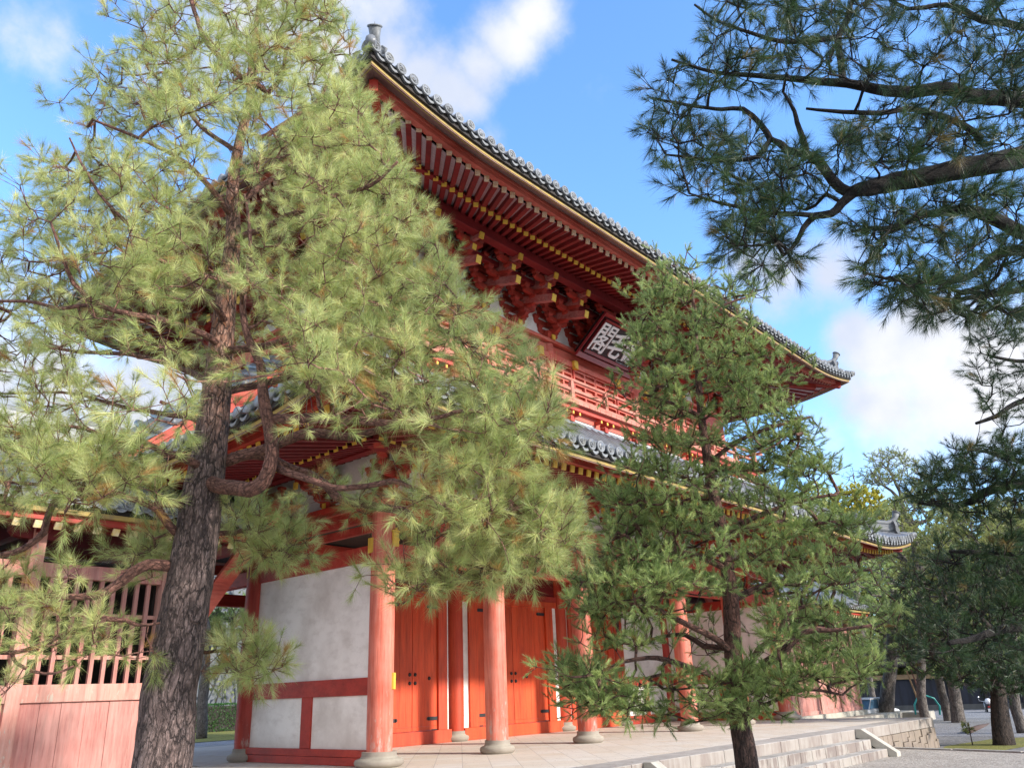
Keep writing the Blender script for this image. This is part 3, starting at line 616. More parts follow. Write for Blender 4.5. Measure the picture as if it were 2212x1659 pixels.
for i in range(5):
    a, b = UBX[i]+.17, UBX[i+1]-.17; cx_ = (a+b)/2
    if i in (1, 2, 3):
        h_ = 1.11 if i == 2 else .92
        segs = [(a, cx_-h_-.08, None), (cx_-h_, cx_, 0), (cx_, cx_+h_, 1), (cx_+h_+.08, b, None)]
    else: segs = [(a, cx_, None), (cx_, b, None)]
    for (q0, q1, pv) in segs:
        if q1-q0 < .2: continue
        o = leaf_up(q0+.012, q1-.012).build('panelled_door' if pv is not None else 'panelled_board', VERM_FACADE, gate, bevel=.006)
        if pv is None: continue
        piv = q0-.04 if pv == 0 else q1+.04
        inst('pivot_post', post_me, o, Matrix.Translation((piv, UI-.075, 8.84)))
        inst('yellow_pivot_block', wz_me, o, Matrix.Translation((piv, UI-.12, 10.52)))
# --- balcony
bal = MB(); BO = -.27
def ring(mb, o_, i_, z0, z1):
    mb.box(o_, GX-o_, o_, i_, z0, z1); mb.box(o_, GX-o_, GY-i_, GY-o_, z0, z1); mb.box(o_, i_, i_, GY-i_, z0, z1); mb.box(GX-i_, GX-o_, i_, GY-i_, z0, z1)
x = BO
while x < GX-BO:                              # floor planks with their end grain showing
    bal.box(x+.008, x+.262, BO, UI+.1, 8.74, 8.83, 0, random.random()); bal.box(x+.008, x+.262, GY-UI-.1, GY-BO, 8.74, 8.83, 0, random.random()); x += .27
y = UI+.11
while y < GY-UI-.3:
    for q0, q1 in ((BO, UI), (GX-UI, GX-BO)): bal.box(q0, q1, y, y+.262, 8.74, 8.83, 0, random.random())
    y += .27
bo = bal.build('balcony', PALEWOOD, gate)
b2 = MB(); ring(b2, BO+.12, BO+.28, 8.60, 8.737); b2.build('balcony_edge_beam', BRACKET, bo)
b3 = MB(); ring(b3, BO+.04, BO+.14, 8.832, 8.93); ring(b3, BO+.045, BO+.135, 9.12, 9.21); b3.build('rail', PALEWOOD, bo, bevel=.008)
tr = MB()
for y in (BO+.09, GY-BO-.09): tr.tube([(-.7, y, 9.56), (-.3, y, 9.49), (.4, y, 9.47), (GX-.4, y, 9.47), (GX+.3, y, 9.49), (GX+.7, y, 9.56)], [.052]*6, 10)
for x in (BO+.09, GX-BO-.09): tr.tube([(x, -.7, 9.562), (x, -.3, 9.492), (x, .4, 9.472), (x, GY-.4, 9.472), (x, GY+.3, 9.492), (x, GY+.7, 9.562)], [.052]*6, 10)
tr.build('handrail', PALEWOOD, bo)
pp = MB(); pp.box(-.07, .07, -.055, .055, 0, .50); pp.box(-.05, .05, -.05, .05, .5, .56); ppm = pp.mesh('rail_post', PALEWOOD)
for k in range(12):
    for y in (BO+.085, GY-BO-.085): inst('rail_post', ppm, bo, Matrix.Translation((k*GX/11, y, 8.86)))
for k in range(1, 6): inst('rail_post', ppm, bo, Matrix.Translation((BO+.085, k*GY/6, 8.86)) @ Matrix.Rotation(PI/2, 4, 'Z'))
# wall below the balcony: white fields between stepped vermilion brackets
wl = MB(); ring(wl, .06, .14, 7.6, 8.73); wl.build('apron_plaster', PLASTER, gate)
wf = MB(); ring(wf, .02, .055, 8.42, 8.595); ring(wf, .02, .055, 7.9, 8.13)
for k in range(12):
    x = k*S0
    for y, q in ((.055, -1), (GY-.055, 1)):
        wf.prism([(-.62, 8.135), (-.62, 8.2), (-.40, 8.25), (-.34, 8.36), (-.30, 8.415), (.30, 8.415), (.34, 8.36), (.40, 8.25), (.62, 8.2), (.62, 8.135)], 'y', min(y, y+q*.05), max(y, y+q*.05), 0, Matrix.Translation((x, 0, 0)))
wf.build('apron_frame', VERM_FACADE, gate)
nk = MB(); nk.box(-.045, .045, -.20, .016, 8.44, 8.54); nk.box(-.03, .03, -.212, -.2, 8.45, 8.53, 1); nkm = nk.mesh('nosing', [VERM, YELLOW])
nd = MB(); nd.box(-.07, .07, -.16, .016, 8.24, 8.39); ndm = nd.mesh('nosing', [VERM, DARK])
for k in range(12):
    for dx in (-.30, 0, .30): inst('nosing', nkm, gate, Matrix.Translation((k*S0+dx, 0, 0)))
    inst('nosing', ndm, gate, Matrix.Translation((k*S0, 0, 0)))

# --- roofs ---------------------------------------------------------------
def build_roof(name, x0, x1, y0, y1, ze, up, rise, vmax, hipv, vb, vf, zf, slf, zb, slb, wall_v, fan, white_tips, tiles_sp=.32):
    """eave rectangle x0..x1,y0..y1 at disc height ze; everything below is laid along v (inward from the eave) and a (along it)"""
    root = bpy.data.objects.new(name, None); link(root, gate, Matrix.Translation(((x0+x1)/2, (y0+y1)/2, ze)))
    Lx, Ly = x1-x0, y1-y0
    def lift(t): return up*max(0., 1-t/3.9)**1.9
    def P(side, a, v, z):                  # a measured from the side's left corner
        L = Lx if side % 2 == 0 else Ly
        if side == 0: return (x0+a, y0+v, z)
        if side == 1: return (x1-v, y0+a, z)
        if side == 2: return (x1-a, y1-v, z)
        return (x0+v, y1-a, z)
    def LEN(side): return Lx if side % 2 == 0 else Ly
    def zl(side, a, v):
        L = LEN(side); t = min(a, L-a); return lift(max(0, t))*max(0, 1-v/vmax)
    def surf(v): q = v/vmax; return rise*(.62*q+.38*q*q)
    # roof skin
    sk = MB()
    for side in range(4):
        L = LEN(side); vm = vmax if side % 2 == 0 else hipv; na = 60; nv = 10
        rows = []
        for j in range(nv+1):
            v = vm*j/nv; ins = min(v, hipv)
            rows.append([P(side, ins+(L-2*ins)*i/na, v, ze-.06+surf(v)+zl(side, ins+(L-2*ins)*i/na, v)) for i in range(na+1)])
        V = [p_ for r_ in rows for p_ in r_]; F = [(j*(na+1)+i, j*(na+1)+i+1, (j+1)*(na+1)+i+1, (j+1)*(na+1)+i) for j in range(nv) for i in range(na)]
        sk.add(V, F, 0, True)
        # gable
    if vmax > hipv+.5:
        for xx in (x0+hipv+.02, x1-hipv-.02):
            sk.add([(xx, y0+hipv, ze+surf(hipv)), (xx, y1-hipv, ze+surf(hipv)), (xx, (y0+y1)/2, ze+surf(vmax)-.1)], [(0, 1, 2)])
    sk.build('tiled_slope', TILE, root)
    # cover tile rows
    tl = MB(); discs = []; pans = MB()
    for side in range(4):
        L = LEN(side); n = int(round((L-.2)/tiles_sp)); sp = (L-.2)/n; vm = vmax if side % 2 == 0 else hipv
        for k in range(n+1):
            a = .1+k*sp; t = min(a, L-a); ve = min(t, vm) if t < hipv else vm
            if side % 2 == 1 and t >= hipv: ve = hipv
            if side >= 2 and ve > 0: ve = min(ve, vm)
            m_ = 7; pts = []
            for j in range(m_+1):
                v = -.02+(ve+.02)*j/m_; pts.append(P(side, a, v, ze-.0+surf(max(v, 0))+zl(side, a, v)))
            if ve > .15: tl.tube(pts, [.095]*len(pts), 8)
            z = ze+zl(side, a, 0); discs.append((side, a, z, t))
            if k < n:                                  # crescent lip of the pan tile between two covers
                am = a+sp/2; r1 = sp*.5; zc = ze+zl(side, am, 0)-.02
                up_ = []; lo_ = []
                slope = (zl(side, a+sp, 0)-zl(side, a, 0))
                for q in range(9):
                    u_ = -1+2*q/8; zz = zc-.115*(1-u_*u_)+slope*u_*.5
                    up_.append((u_*r1, zz+.012)); lo_.append((u_*r1*1.0, zz-.045*(1-.5*u_*u_)))
                poly = up_+lo_[::-1]
                V = [P(side, am+x_, .0, z_) for x_, z_ in poly]+[P(side, am+x_, .3, z_+.08) for x_, z_ in poly]; n_ = len(poly)
                pans.add(V, [tuple(range(n_))[::-1]]+[(i, (i+1) % n_, n_+(i+1) % n_, n_+i) for i in range(n_)], 0, False)
    tl.build('tile_rows', TILE, root); pans.build('pan_tile_lips', TILEFACE, root)
    dm = MB(); R_ = Matrix.Rotation(PI/2, 4, 'X')
    dm.lathe([(.116, -.02), (.12, .0), (.116, .018), (.096, .02), (.094, .004), (.0, .004)], (0, 0, 0), 22, 0, R_)
    for k in range(3):                        # three-comma crest
        th = 2*PI*k/3; pts = [((.020+.018*q/1.5)*math.cos(th+q*.62), -.011, (.020+.018*q/1.5)*math.sin(th+q*.62)) for q in range(5)]
        dm.tube(pts, [.015, .012, .009, .007, .004], 6)
    for k in range(0, 16): pass
    dme = dm.mesh('end_tile', TILEFACE)
    ang = {0: 0, 1: PI/2, 2: PI, 3: -PI/2}
    discs.sort(key=lambda q: (np.linalg.norm(np.array(P(q[0], q[1], 0, q[2]))-CAM)+(0 if q[0] in (0,) else 60)))
    rest = MB()
    for i, (side, a, z, t) in enumerate(discs):
        p_ = P(side, a, -.03, z); m_ = Matrix.Translation(Vector(p_)+Vector((random.gauss(0, .006), random.gauss(0, .006), random.gauss(0, .007)))) @ Matrix.Rotation(ang[side]+random.gauss(0, .03), 4, 'Z') @ Matrix.Rotation(random.uniform(0, 6.28), 4, 'Y')
        if i < 84: inst('end_tile', dme, root, m_)
        else: rest.lathe([(.105, -.02), (.108, .0), (.105, .018), (0, .018)], (0, 0, 0), 10, 0, m_ @ R_)
    tag(rest.build('end_tile', TILEFACE, root), kind='stuff')
    # boards under the tiles: dark bedding, yellow board, bare soffit board, red kayaoi beam
    def band(mb, v0, v1, za, zb_, mi=0, lo=True):         # closed strip round the eave following the lift
        for side in range(4):
            L = LEN(side); na = 72; V = []
            for i in range(na+1):
                f = i/na
                for (v, dz) in ((v0, za), (v1, za), (v1, zb_), (v0, zb_)):
                    a = v+(L-2*v)*f; V.append(P(side, a, v, ze+dz+zl(side, max(a, 0), v)))
            F = []
            for i in range(na):
                for q in range(4): F.append((i*4+q, i*4+(q+1) % 4, (i+1)*4+(q+1) % 4, (i+1)*4+q))
            mb.add(V, F, mi)
    def sband(mb, v0, z0, v1, z1, th):                     # sloping strip
        for side in range(4):
            L = LEN(side); na = 72; V = []
            for i in range(na+1):
                f = i/na
                for (v, dz) in ((v0, z0), (v1, z1), (v1, z1+th), (v0, z0+th)):
                    a = v+(L-2*v)*f; V.append(P(side, a, v, ze+dz+zl(side, max(a, 0), v)))
            mb.add(V, [(i*4+q, i*4+(q+1) % 4, (i+1)*4+(q+1) % 4, (i+1)*4+q) for i in range(na) for q in range(4)])
    b_ = MB(); band(b_, .06, .3, -.215, -.07); b_.build('eave_bedding', DARK, root)
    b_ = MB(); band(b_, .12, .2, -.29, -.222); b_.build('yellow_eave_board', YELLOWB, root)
    b_ = MB(); sband(b_, .13, -.315, .48, zf+.25-ze, .03); b_.build('soffit_board', BROWNRED, root)
    b_ = MB(); band(b_, .50, .64, zf+.072-ze, zf+.245-ze); band(b_, .46, .50, zf+.17-ze, zf+.245-ze); b_.build('eave_beam', VERM_FACADE if fan else VERM, root)
    b_ = MB(); band(b_, vb-.02, vb+.12, zb+.055-ze, zb+.14-ze); b_.build('inner_eave_beam', DARKRED, root)
    # ceilings over both rafter rows
    b_ = MB(); sband(b_, .72, zf+.075-ze, vb+.3, zf+.075+slf*(vb+.3-.62)-ze, .02); sband(b_, vb+.1, zb+.075+slb*.1-ze, wall_v, zb+.075+slb*(wall_v-vb)-ze, .02)
    b_.build('soffit_planks', PLANK, root)
    # rafters
    rw, rh = .115, .135
    def tipped(mb, p0, p1, t):              # a rafter with its painted end
        d = (Vector(p1)-Vector(p0)).normalized(); q = Vector(p0)+d*.014; mb.beam(q, p1, rw, rh, 0); mb.beam(Vector(p0)-d*.008, q, rw+.004, rh+.004, t)
    rms = []
    for t in (1, 2):
        rm = MB(); rm.box(-rw/2, rw/2, .010, 1, -rh/2, rh/2, 0); rm.box(-rw/2-.002, rw/2+.002, -.005, .010, -rh/2-.002, rh/2+.002, t); rms.append(rm.mesh('rafter', [DARKRED, YELLOW, PALEYEL]))
    items = []
    for side in (0, 1, 2, 3):
        L = LEN(side); sp = .3025 if fan else .2745; n = int(L/sp); sp = L/n
        wf0, wf1 = wall_v, L-wall_v
        for k in range(1, n):
            ae = k*sp
            for (row, v0, v1, z0, sl_) in (('f', .62, vb+.35, zf, slf), ('b', vb, wall_v, zb, slb)):
                def along(v):
                    if fan: return ae+((wf0+(wf1-wf0)*(ae/L))-ae)*(v/wall_v)
                    return ae
                a0, a1 = along(v0), along(v1)
                t = min(ae, L-ae)
                vv1 = v1
                if not fan and t < v1: vv1 = max(v0+.25, t) if t > v0+.1 else None
                if vv1 is None: continue
                a1 = along(vv1)
                l0 = lift(t)*max(0, 1-v0/vmax)*(1 if row == 'f' else .8); l1 = lift(t)*.9*max(0, 1-vv1/wall_v*.9)
                p0 = Vector(P(side, a0, v0, z0+l0)); p1 = Vector(P(side, a1, vv1, z0+sl_*(vv1-v0)+l1))
                items.append((side, row, p0, p1))
    items.sort(key=lambda q: np.linalg.norm(np.array(q[2])-CAM)+(0 if q[0] == 0 else 80))
    rest = MB()
    for i, (side, row, p0, p1) in enumerate(items):
        d = (p1-p0).normalized()
        if i < 98:
            sdv = d.cross(Vector((0, 0, 1))).normalized(); u = sdv.cross(d); L_ = (p1-p0).length
            m_ = Matrix(((sdv.x, d.x*L_, u.x, p0.x), (sdv.y, d.y*L_, u.y, p0.y), (sdv.z, d.z*L_, u.z, p0.z), (0, 0, 0, 1)))
            inst('rafter', rms[1 if row == 'f' and white_tips else 0], root, m_)
        else: tipped(rest, p0, p1, 2 if row == 'f' and white_tips else 1)
    tag(rest.build('rafter', [DARKRED, YELLOW, PALEYEL], root), kind='stuff')
    # hip beams and hip ridges with their end tiles
    for (cx, cy, sx, sy) in ((x0, y0, 1, 1), (x1, y0, -1, 1), (x1, y1, -1, -1), (x0, y1, 1, -1)):
        hb = MB(); hb.beam((cx+sx*.42, cy+sy*.42, ze+lift(0)*.88-.42), (cx+sx*wall_v, cy+sy*wall_v, zb+slb*(wall_v-vb)), .17, .24)
        hb.beam((cx+sx*1.15, cy+sy*1.15, zb+up*.55-.14), (cx+sx*wall_v, cy+sy*wall_v, zb-.2+slb*(wall_v-vb)), .19, .26); hb.build('hip_rafter', VERM, root)
        rd = MB(); m_ = 9
        for (r_, dz, e0) in ((.10, .10, .55), (.085, .24, .62), (.07, .36, .70)):
            pts = []
            for j in range(m_+1):
                v = e0+(hipv-e0)*j/m_; pts.append((cx+sx*v, cy+sy*v, ze+surf(v)+lift(v)*max(0, 1-v/vmax)+dz+.10*max(0, 1-(v-e0)/.9)**2))
            rd.tube(pts, [r_]*len(pts), 8)
        pts = [(cx+sx*v, cy+sy*v, ze+surf(v)+lift(v)*max(0, 1-v/vmax)+.03) for v in np.linspace(-.06, .7, 5)]; rd.tube(pts, [.10]*5, 10)
        hr = rd.build('hip_ridge', TILE, root)
        # ogre tile, crest disc and the flared cup tile rising over it
        og = MB(); dz = ze+lift(0)*.85+.10; rotz = math.atan2(-sy, -sx)+PI/2; B_ = Matrix.Translation((cx+sx*.50, cy+sy*.50, dz)) @ Matrix.Rotation(rotz, 4, 'Z')
        # outline of the shield seen from outside (x across, z up), -y faces outward
        sh = [(-.26, -.12), (-.30, .06), (-.22, .14), (-.24, .34), (-.17, .50), (-.06, .56), (.06, .56), (.17, .50), (.24, .34), (.22, .14), (.30, .06), (.26, -.12), (.1, -.04), (-.1, -.04)]
        og.prism(sh, 'y', -.05, .05, 0, B_); og.prism([(x_*.8, z_*.8+.02) for x_, z_ in sh], 'y', -.09, -.05, 0, B_)
        og.lathe([(.13, 0), (.135, .02), (.13, .05), (.10, .05), (.095, .03), (0, .03)], (0, 0, 0), 20, 0, B_ @ Matrix.Translation((0, -.09, .18)) @ R_)
        for q in (-1, 1):
            og.tube([tuple(B_ @ Vector((q*.17, -.07, .30))), tuple(B_ @ Vector((q*.22, -.10, .40))), tuple(B_ @ Vector((q*.14, -.10, .47)))], [.04, .035, .02], 8)
        og.tube([tuple(B_ @ Vector((0, y_, z_))) for y_, z_ in ((1.5, .86), (1.0, .64), (.6, .50), (.25, .46), (.0, .53), (-.12, .66), (-.20, .84))], [.085, .09, .095, .10, .10, .10, .13], 18)
        for q_ in range(4): og.tube([tuple(B_ @ Vector((0, y_, z_-.10*(q_+1)*(1-.12*q_)))) for y_, z_ in ((1.5, .86), (1.0, .64), (.6, .50), (.25, .46), (.04, .50))], [.09+.012*q_]*5, 8)
        og.lathe([(.135, 0), (.155, .015), (.15, .035), (.125, .035), (.12, .02), (0, .02)], (0, 0, 0), 24, 0, B_ @ Matrix.Translation((0, -.20, .84)) @ Matrix.Rotation(math.radians(30), 4, 'X') )
        og.tube([tuple(B_ @ Vector((0, -.20, .86))), tuple(B_ @ Vector((0, -.235, .96)))], [.012, .005], 6)
        og.box(-.09, .09, .05, .5, -.05, .34, 0, .5, B_)
        og.build('ogre_end_tile', TILEFACE, hr)
    if vmax > hipv+.5:
        rg = MB(); yy = (y0+y1)/2; zz = ze+surf(vmax)
        for (w, z0, z1) in ((.22, -.1, .25), (.17, .25, .5), (.12, .5, .68)): rg.box(x0+hipv+.0, x1-hipv, yy-w, yy+w, zz+z0, zz+z1)
        rg.build('main_ridge', TILE, root)
    return root
build_roof('upper_roof', -3.34, GX+3.34, -3.34, GY+3.34, 12.30, .46, 5.0, 7.96, 3.6, 1.72, .62, 11.93, .30, 12.16, .34, 4.0, True, True)
build_roof('lower_roof', -4.15, GX+4.15, -4.15, GY+4.15, 5.70, .50, 2.5, 4.15, 4.15, 2.25, .62, 5.36, .20, 5.64, .30, 4.12, False, False)
# flashing ridge where the lower roof meets the wall
fl = MB(); 
for (r0, z0, z1) in ((.22, 8.02, 8.12), (.17, 8.12, 8.2), (.12, 8.2, 8.27)): ring(fl, -r0, .05, z0, z1)
fl.build('flashing_ridge', TILE, gate, bevel=.02)

# ================================================================== NAME BOARD
plq = thing('name_board', (CX, .0, 10.8), 'black framed board with three white characters hanging under the upper eave of the gate', 'name board')
A0 = Vector((CX-1.5, .39, 10.78)); A1 = Vector((CX+1.5, .39, 10.78)); A2 = Vector((CX-1.5, -.85, 11.78))
ex = (A1-A0).normalized(); ev = (A2-A0).normalized(); en = ex.cross(ev).normalized()      # en points outward / down
PM = Matrix(((ex.x, ev.x, en.x, A0.x), (ex.y, ev.y, en.y, A0.y), (ex.z, ev.z, en.z, A0.z), (0, 0, 0, 1)))
Wp, Hp = 3.0, (A2-A0).length
def framebars(mb, x0, x1, y0, y1, w, z0, z1, flare=0):
    o = [(x0, y0), (x1, y0), (x1, y1), (x0, y1)]; i = [(x0+w, y0+w), (x1-w, y0+w), (x1-w, y1-w), (x0+w, y1-w)]
    for k in range(4):
        a, b, c, d = o[k], o[(k+1) % 4], i[(k+1) % 4], i[k]
        V = [(*a, z0+flare), (*b, z0+flare), (*c, z0), (*d, z0), (*a, z1+flare), (*b, z1+flare), (*c, z1), (*d, z1)]
        mb.add([tuple(PM @ Vector(v_)) for v_ in V], [(3, 2, 1, 0), (4, 5, 6, 7), (0, 1, 5, 4), (1, 2, 6, 5), (2, 3, 7, 6), (3, 0, 4, 7)])
mb = MB(); framebars(mb, 0, Wp, 0, Hp, .15, -.02, .07, .10); mb.build('outer_frame', FRAME, plq, bevel=.012)
mb = MB(); framebars(mb, .27, Wp-.27, .19, Hp-.19, .09, -.03, .06, .05); mb.build('inner_frame', FRAME, plq, bevel=.01)
mb = MB(); mb.box(.05, Wp-.05, .05, Hp-.05, -.05, -.022, 0, .5, PM); mb.build('backing_board', BOARDBLK, plq)
mb = MB(); mb.box(.35, Wp-.35, .27, Hp-.27, -.018, .012, 0, .5, PM); mb.build('lettering_panel', BOARDBLK, plq)
for k, ch in enumerate('閣毛金'):
    cu = bpy.data.curves.new('character', 'FONT'); cu.body = ch; cu.size = 1; cu.offset = .012 if ch != '閣' else .005; cu.extrude = .02
    cu.align_x = 'CENTER'; cu.align_y = 'CENTER'; cu.resolution_u = 3
    tmp = bpy.data.objects.new('tmp', cu); COL.objects.link(tmp); dg = bpy.context.evaluated_depsgraph_get()
    me = bpy.data.meshes.new_from_object(tmp.evaluated_get(dg)); bpy.data.objects.remove(tmp)
    me.materials.clear(); me.materials.append(WHITECHAR)
    co = np.zeros(len(me.vertices)*3); me.vertices.foreach_get('co', co); co = co.reshape(-1, 3)
    mn, mx = co.min(0), co.max(0); c0 = (mn+mx)/2; hgt = .98 if ch != '毛' else .90; wid = .74
    q = (co-c0)/np.array([(mx-mn)[0], (mx-mn)[1], 1])*np.array([wid, hgt, 1])
    q[:, 0] += .02*np.sin(q[:, 1]*6+k)        # slight brush-like unevenness
    X = .36+.38+k*.765; q[:, 0] += X; q[:, 1] += Hp/2; q[:, 2] += .03
    W4 = np.array(PM); w = q @ W4[:3, :3].T+W4[:3, 3]; me.vertices.foreach_set('co', w.ravel()); me.update()
    me.name = 'character'; link(bpy.data.objects.new('character', me), plq)

# ================================================================== TREES
class Tree:
    """skeleton of nodes; limbs given by hand, the rest grown from tip to nearest wood"""
    def __init__(s, seed): s.P = []; s.par = []; s.R = []; s.fixed = []; s.limbs = []; s.tips = []; s.dirs = []; s.tint = []; s.rg = np.random.default_rng(seed); s.twig_bend = .18
    def limb(s, pts, radii, seg=12, step=.12, wob=.02, own=True, bark=0):
        pts = np.array(pts, float); radii = np.array(radii, float)
        Pp = np.vstack([2*pts[0]-pts[1], pts, 2*pts[-1]-pts[-2]]); out = []; ro = []
        for i in range(1, len(Pp)-2):
            a, b, c, d = Pp[i-1], Pp[i], Pp[i+1], Pp[i+2]; n = max(2, int(np.linalg.norm(c-b)/step))
            for k in range(n):
                t = k/n; out.append(.5*((2*b)+(-a+c)*t+(2*a-5*b+4*c-d)*t*t+(-a+3*b-3*c+d)*t**3)); ro.append(radii[i-1]+(radii[i]-radii[i-1])*t)
        out.append(pts[-1]); ro.append(radii[-1]); out = np.array(out); ro = np.array(ro)
        j = s.rg.normal(0, 1, out.shape); j = (j+np.roll(j, 1, 0)+np.roll(j, -1, 0))/3
        out[1:] += (j*wob*(.3+ro[:, None]*6))[1:]*.6
        base = len(s.P)
        if s.P:
            A = np.array(s.P); p0 = int(np.argmin(((A-out[0])**2).sum(1)))
        else: p0 = -1
        for k, q in enumerate(out):
            s.P.append(q); s.par.append(p0 if k == 0 else base+k-1); s.R.append(ro[k]); s.fixed.append(True)
        s.limbs.append((out, ro, seg, bark)); return out
    def grow(s, pts, maxd=9, rise=.25, steps=.11):
        """connect every point to the nearest wood, nearest points first"""
        pts = np.array(pts, float); A = np.array(s.P)
        nd = np.array([np.sqrt(((A-p_)**2).sum(1)).min() for p_ in pts]); order = np.argsort(nd)
        cap = len(s.P)+len(pts)*14; buf = np.zeros((cap, 3)); n = len(s.P); buf[:n] = A
        w = np.zeros(cap)
        thick = np.array(s.R+[0]*(cap-n)); w[:n] = np.where(thick[:n] > .10, .25, 0)
        for o in order:
            p_ = pts[o]; d = np.sqrt(((buf[:n]-p_)**2).sum(1)); j = int(np.argmin(d+w[:n]+np.maximum(0, buf[:n, 2]-p_[2])*.4)); dist = d[j]
            if dist > maxd or dist < .03: continue
            q = buf[j]; m = max(1, min(10, int(dist/steps))); side = s.rg.normal(0, 1, 3)*dist*s.twig_bend; side[2] = side[2]*.5-rise*dist*.35
            prev = j
            for k in range(1, m+1):
                t = k/m; x = q+(p_-q)*t+side*4*t*(1-t)*.5+s.rg.normal(0, .008, 3)
                if k == m: x = p_
                buf[n] = x; s.P.append(x.copy()); s.par.append(prev); s.R.append(0); s.fixed.append(False); prev = n; n += 1
            e = s.P[prev]-s.P[s.par[prev]]; e = e/(np.linalg.norm(e)+1e-9); s.tips.append(s.P[prev]); s.dirs.append(e)
    def radii(s, leaf=.0035, ex=2.3, cap=.09):
        n = len(s.P); acc = np.zeros(n); ch = np.zeros(n, int)
        for i in range(n-1, -1, -1):
            if not s.fixed[i]:
                if acc[i] == 0: acc[i] = leaf**ex
                s.R[i] = min(cap, acc[i]**(1/ex))
                if s.par[i] >= 0: acc[s.par[i]] += acc[i]
    def wood(s, name, mats, parent, thin=3):
        V = []; F = []; B = []; MI = []; n0 = 0
        for (P_, R_, seg, bk) in s.limbs:
            v, f, b = tube_geo(P_, R_, seg); V.append(v); B.append(b); F += [tuple(i+n0 for i in q) for q in f]; MI += [bk]*len(f); n0 += len(v)
        P_ = np.array(s.P); R_ = np.array(s.R); idx = [i for i in range(len(P_)) if not s.fixed[i] and s.par[i] >= 0]
        if idx:
            idx = np.array(idx); par = np.array(s.par)[idx]; a, b = P_[par], P_[idx]; ra = np.where(np.array(s.fixed)[par], R_[idx]*1.15, R_[par]); rb = R_[idx]; ra = np.minimum(ra, rb*2.0)
            d = b-a; L = np.linalg.norm(d, axis=1, keepdims=True)+1e-9; d = d/L; ref = np.where(np.abs(d[:, 2:3]) < .9, np.array([[0, 0, 1.]]), np.array([[1., 0, 0]]))
            u = np.cross(d, ref); u /= np.linalg.norm(u, axis=1, keepdims=True); w = np.cross(d, u); a = a-d*ra[:, None]*.4
            big = rb > .012
            for sel, k in ((~big, thin), (big, 6)):
                m = int(sel.sum())
                if not m: continue
                th = np.arange(k)*2*PI/k; cs = np.cos(th)[None, :, None]; sn = np.sin(th)[None, :, None]
                ring_ = cs*u[sel][:, None, :]+sn*w[sel][:, None, :]
                va = a[sel][:, None, :]+ring_*ra[sel][:, None, None]; vb_ = b[sel][:, None, :]+ring_*rb[sel][:, None, None]
                v = np.concatenate([va, vb_], 1).reshape(-1, 3); V.append(v)
                bb = np.zeros_like(v); bb[:, 0] = v[:, 0]*.5; bb[:, 1] = v[:, 1]*.5; bb[:, 2] = v[:, 2]; B.append(bb)
                kk = np.arange(k); q = np.stack([kk, (kk+1) % k, (kk+1) % k+k, kk+k], 1)
                f = (q[None]+(np.arange(m)*2*k)[:, None, None]+n0).reshape(-1, 4); F += [tuple(x) for x in f.tolist()]; MI += [1 if len(mats) > 1 else 0]*len(f); n0 += len(v)
        V = np.concatenate(V); B = np.concatenate(B)
        me = bpy.data.meshes.new(name); me.from_pydata(V.tolist(), [], F)
        for m_ in mats: me.materials.append(m_)
        me.polygons.foreach_set('material_index', MI); me.polygons.foreach_set('use_smooth', [True]*len(F))
        at_ = me.attributes.new('bk', 'FLOAT_VECTOR', 'POINT'); at_.data.foreach_set('vector', B.ravel()); me.update()
        return link(bpy.data.objects.new(name, me), parent)
def tri_mesh(name, V, tint, m_, parent, verts_per=3):
    n = len(V)//verts_per; me = bpy.data.meshes.new(name); me.vertices.add(len(V)); me.vertices.foreach_set('co', V.astype(np.float32).ravel())
    me.loops.add(len(V)); me.loops.foreach_set('vertex_index', np.arange(len(V), dtype=np.int32))
    me.polygons.add(n); me.polygons.foreach_set('loop_start', np.arange(0, len(V), verts_per, dtype=np.int32))
    at_ = me.attributes.new('tint', 'FLOAT', 'FACE'); at_.data.foreach_set('value', tint.astype(np.float32))
    me.materials.append(m_); me.update(calc_edges=True); me.validate(); return link(bpy.data.objects.new(name, me), parent)
def unit(a): return a/(np.linalg.norm(a, axis=-1, keepdims=True)+1e-9)
def needles(rg, tips, dirs, n, length, width, along, tint0, th=(25, 80), droop=.06, spread=.25, dead=.02):
    """needle tufts: thin triangles radiating round the last stretch of each shoot"""
    N_ = len(tips); T = np.repeat(tips, n, 0); D_ = np.repeat(unit(dirs), n, 0); tt = np.repeat(tint0, n)
    r = rg.random((N_*n, 1)); base = T-D_*along*r
    per = rg.normal(0, 1, (N_*n, 3)); per = unit(per-D_*(per*D_).sum(1, keepdims=True))
    an = np.radians(rg.uniform(th[0], th[1], (N_*n, 1)))*(.45+.55*r); dd = unit(D_*np.cos(an)+per*np.sin(an)); dd[:, 2] -= droop
    L = length*rg.uniform(.7, 1.1, (N_*n, 1)); L *= np.repeat(rg.uniform(.6, 1.2, (N_, 1)), n, 0)
    sd = unit(np.cross(dd, rg.normal(0, 1, (N_*n, 3)))); w = width*rg.uniform(.7, 1.2, (N_*n, 1))
    V = np.stack([base-sd*w/2, base+sd*w/2, base+dd*L], 1).reshape(-1, 3)
    t = np.clip(tt+rg.normal(0, .08, N_*n), 0, .9); t = np.where(rg.random(N_*n) < dead, 1.0, t); return V, t
def subshoots(rg, tips, dirs, k, L, spread, up):
    """each tip carries k short shoots fanning forward and turning up to the light"""
    T = np.repeat(tips, k, 0); D_ = np.repeat(dirs, k, 0); nd = unit(D_+rg.normal(0, spread, T.shape)+np.array([0, 0, up])); ln = L*rg.uniform(.45, 1.2, (len(T), 1))
    return T, T+nd*ln, nd
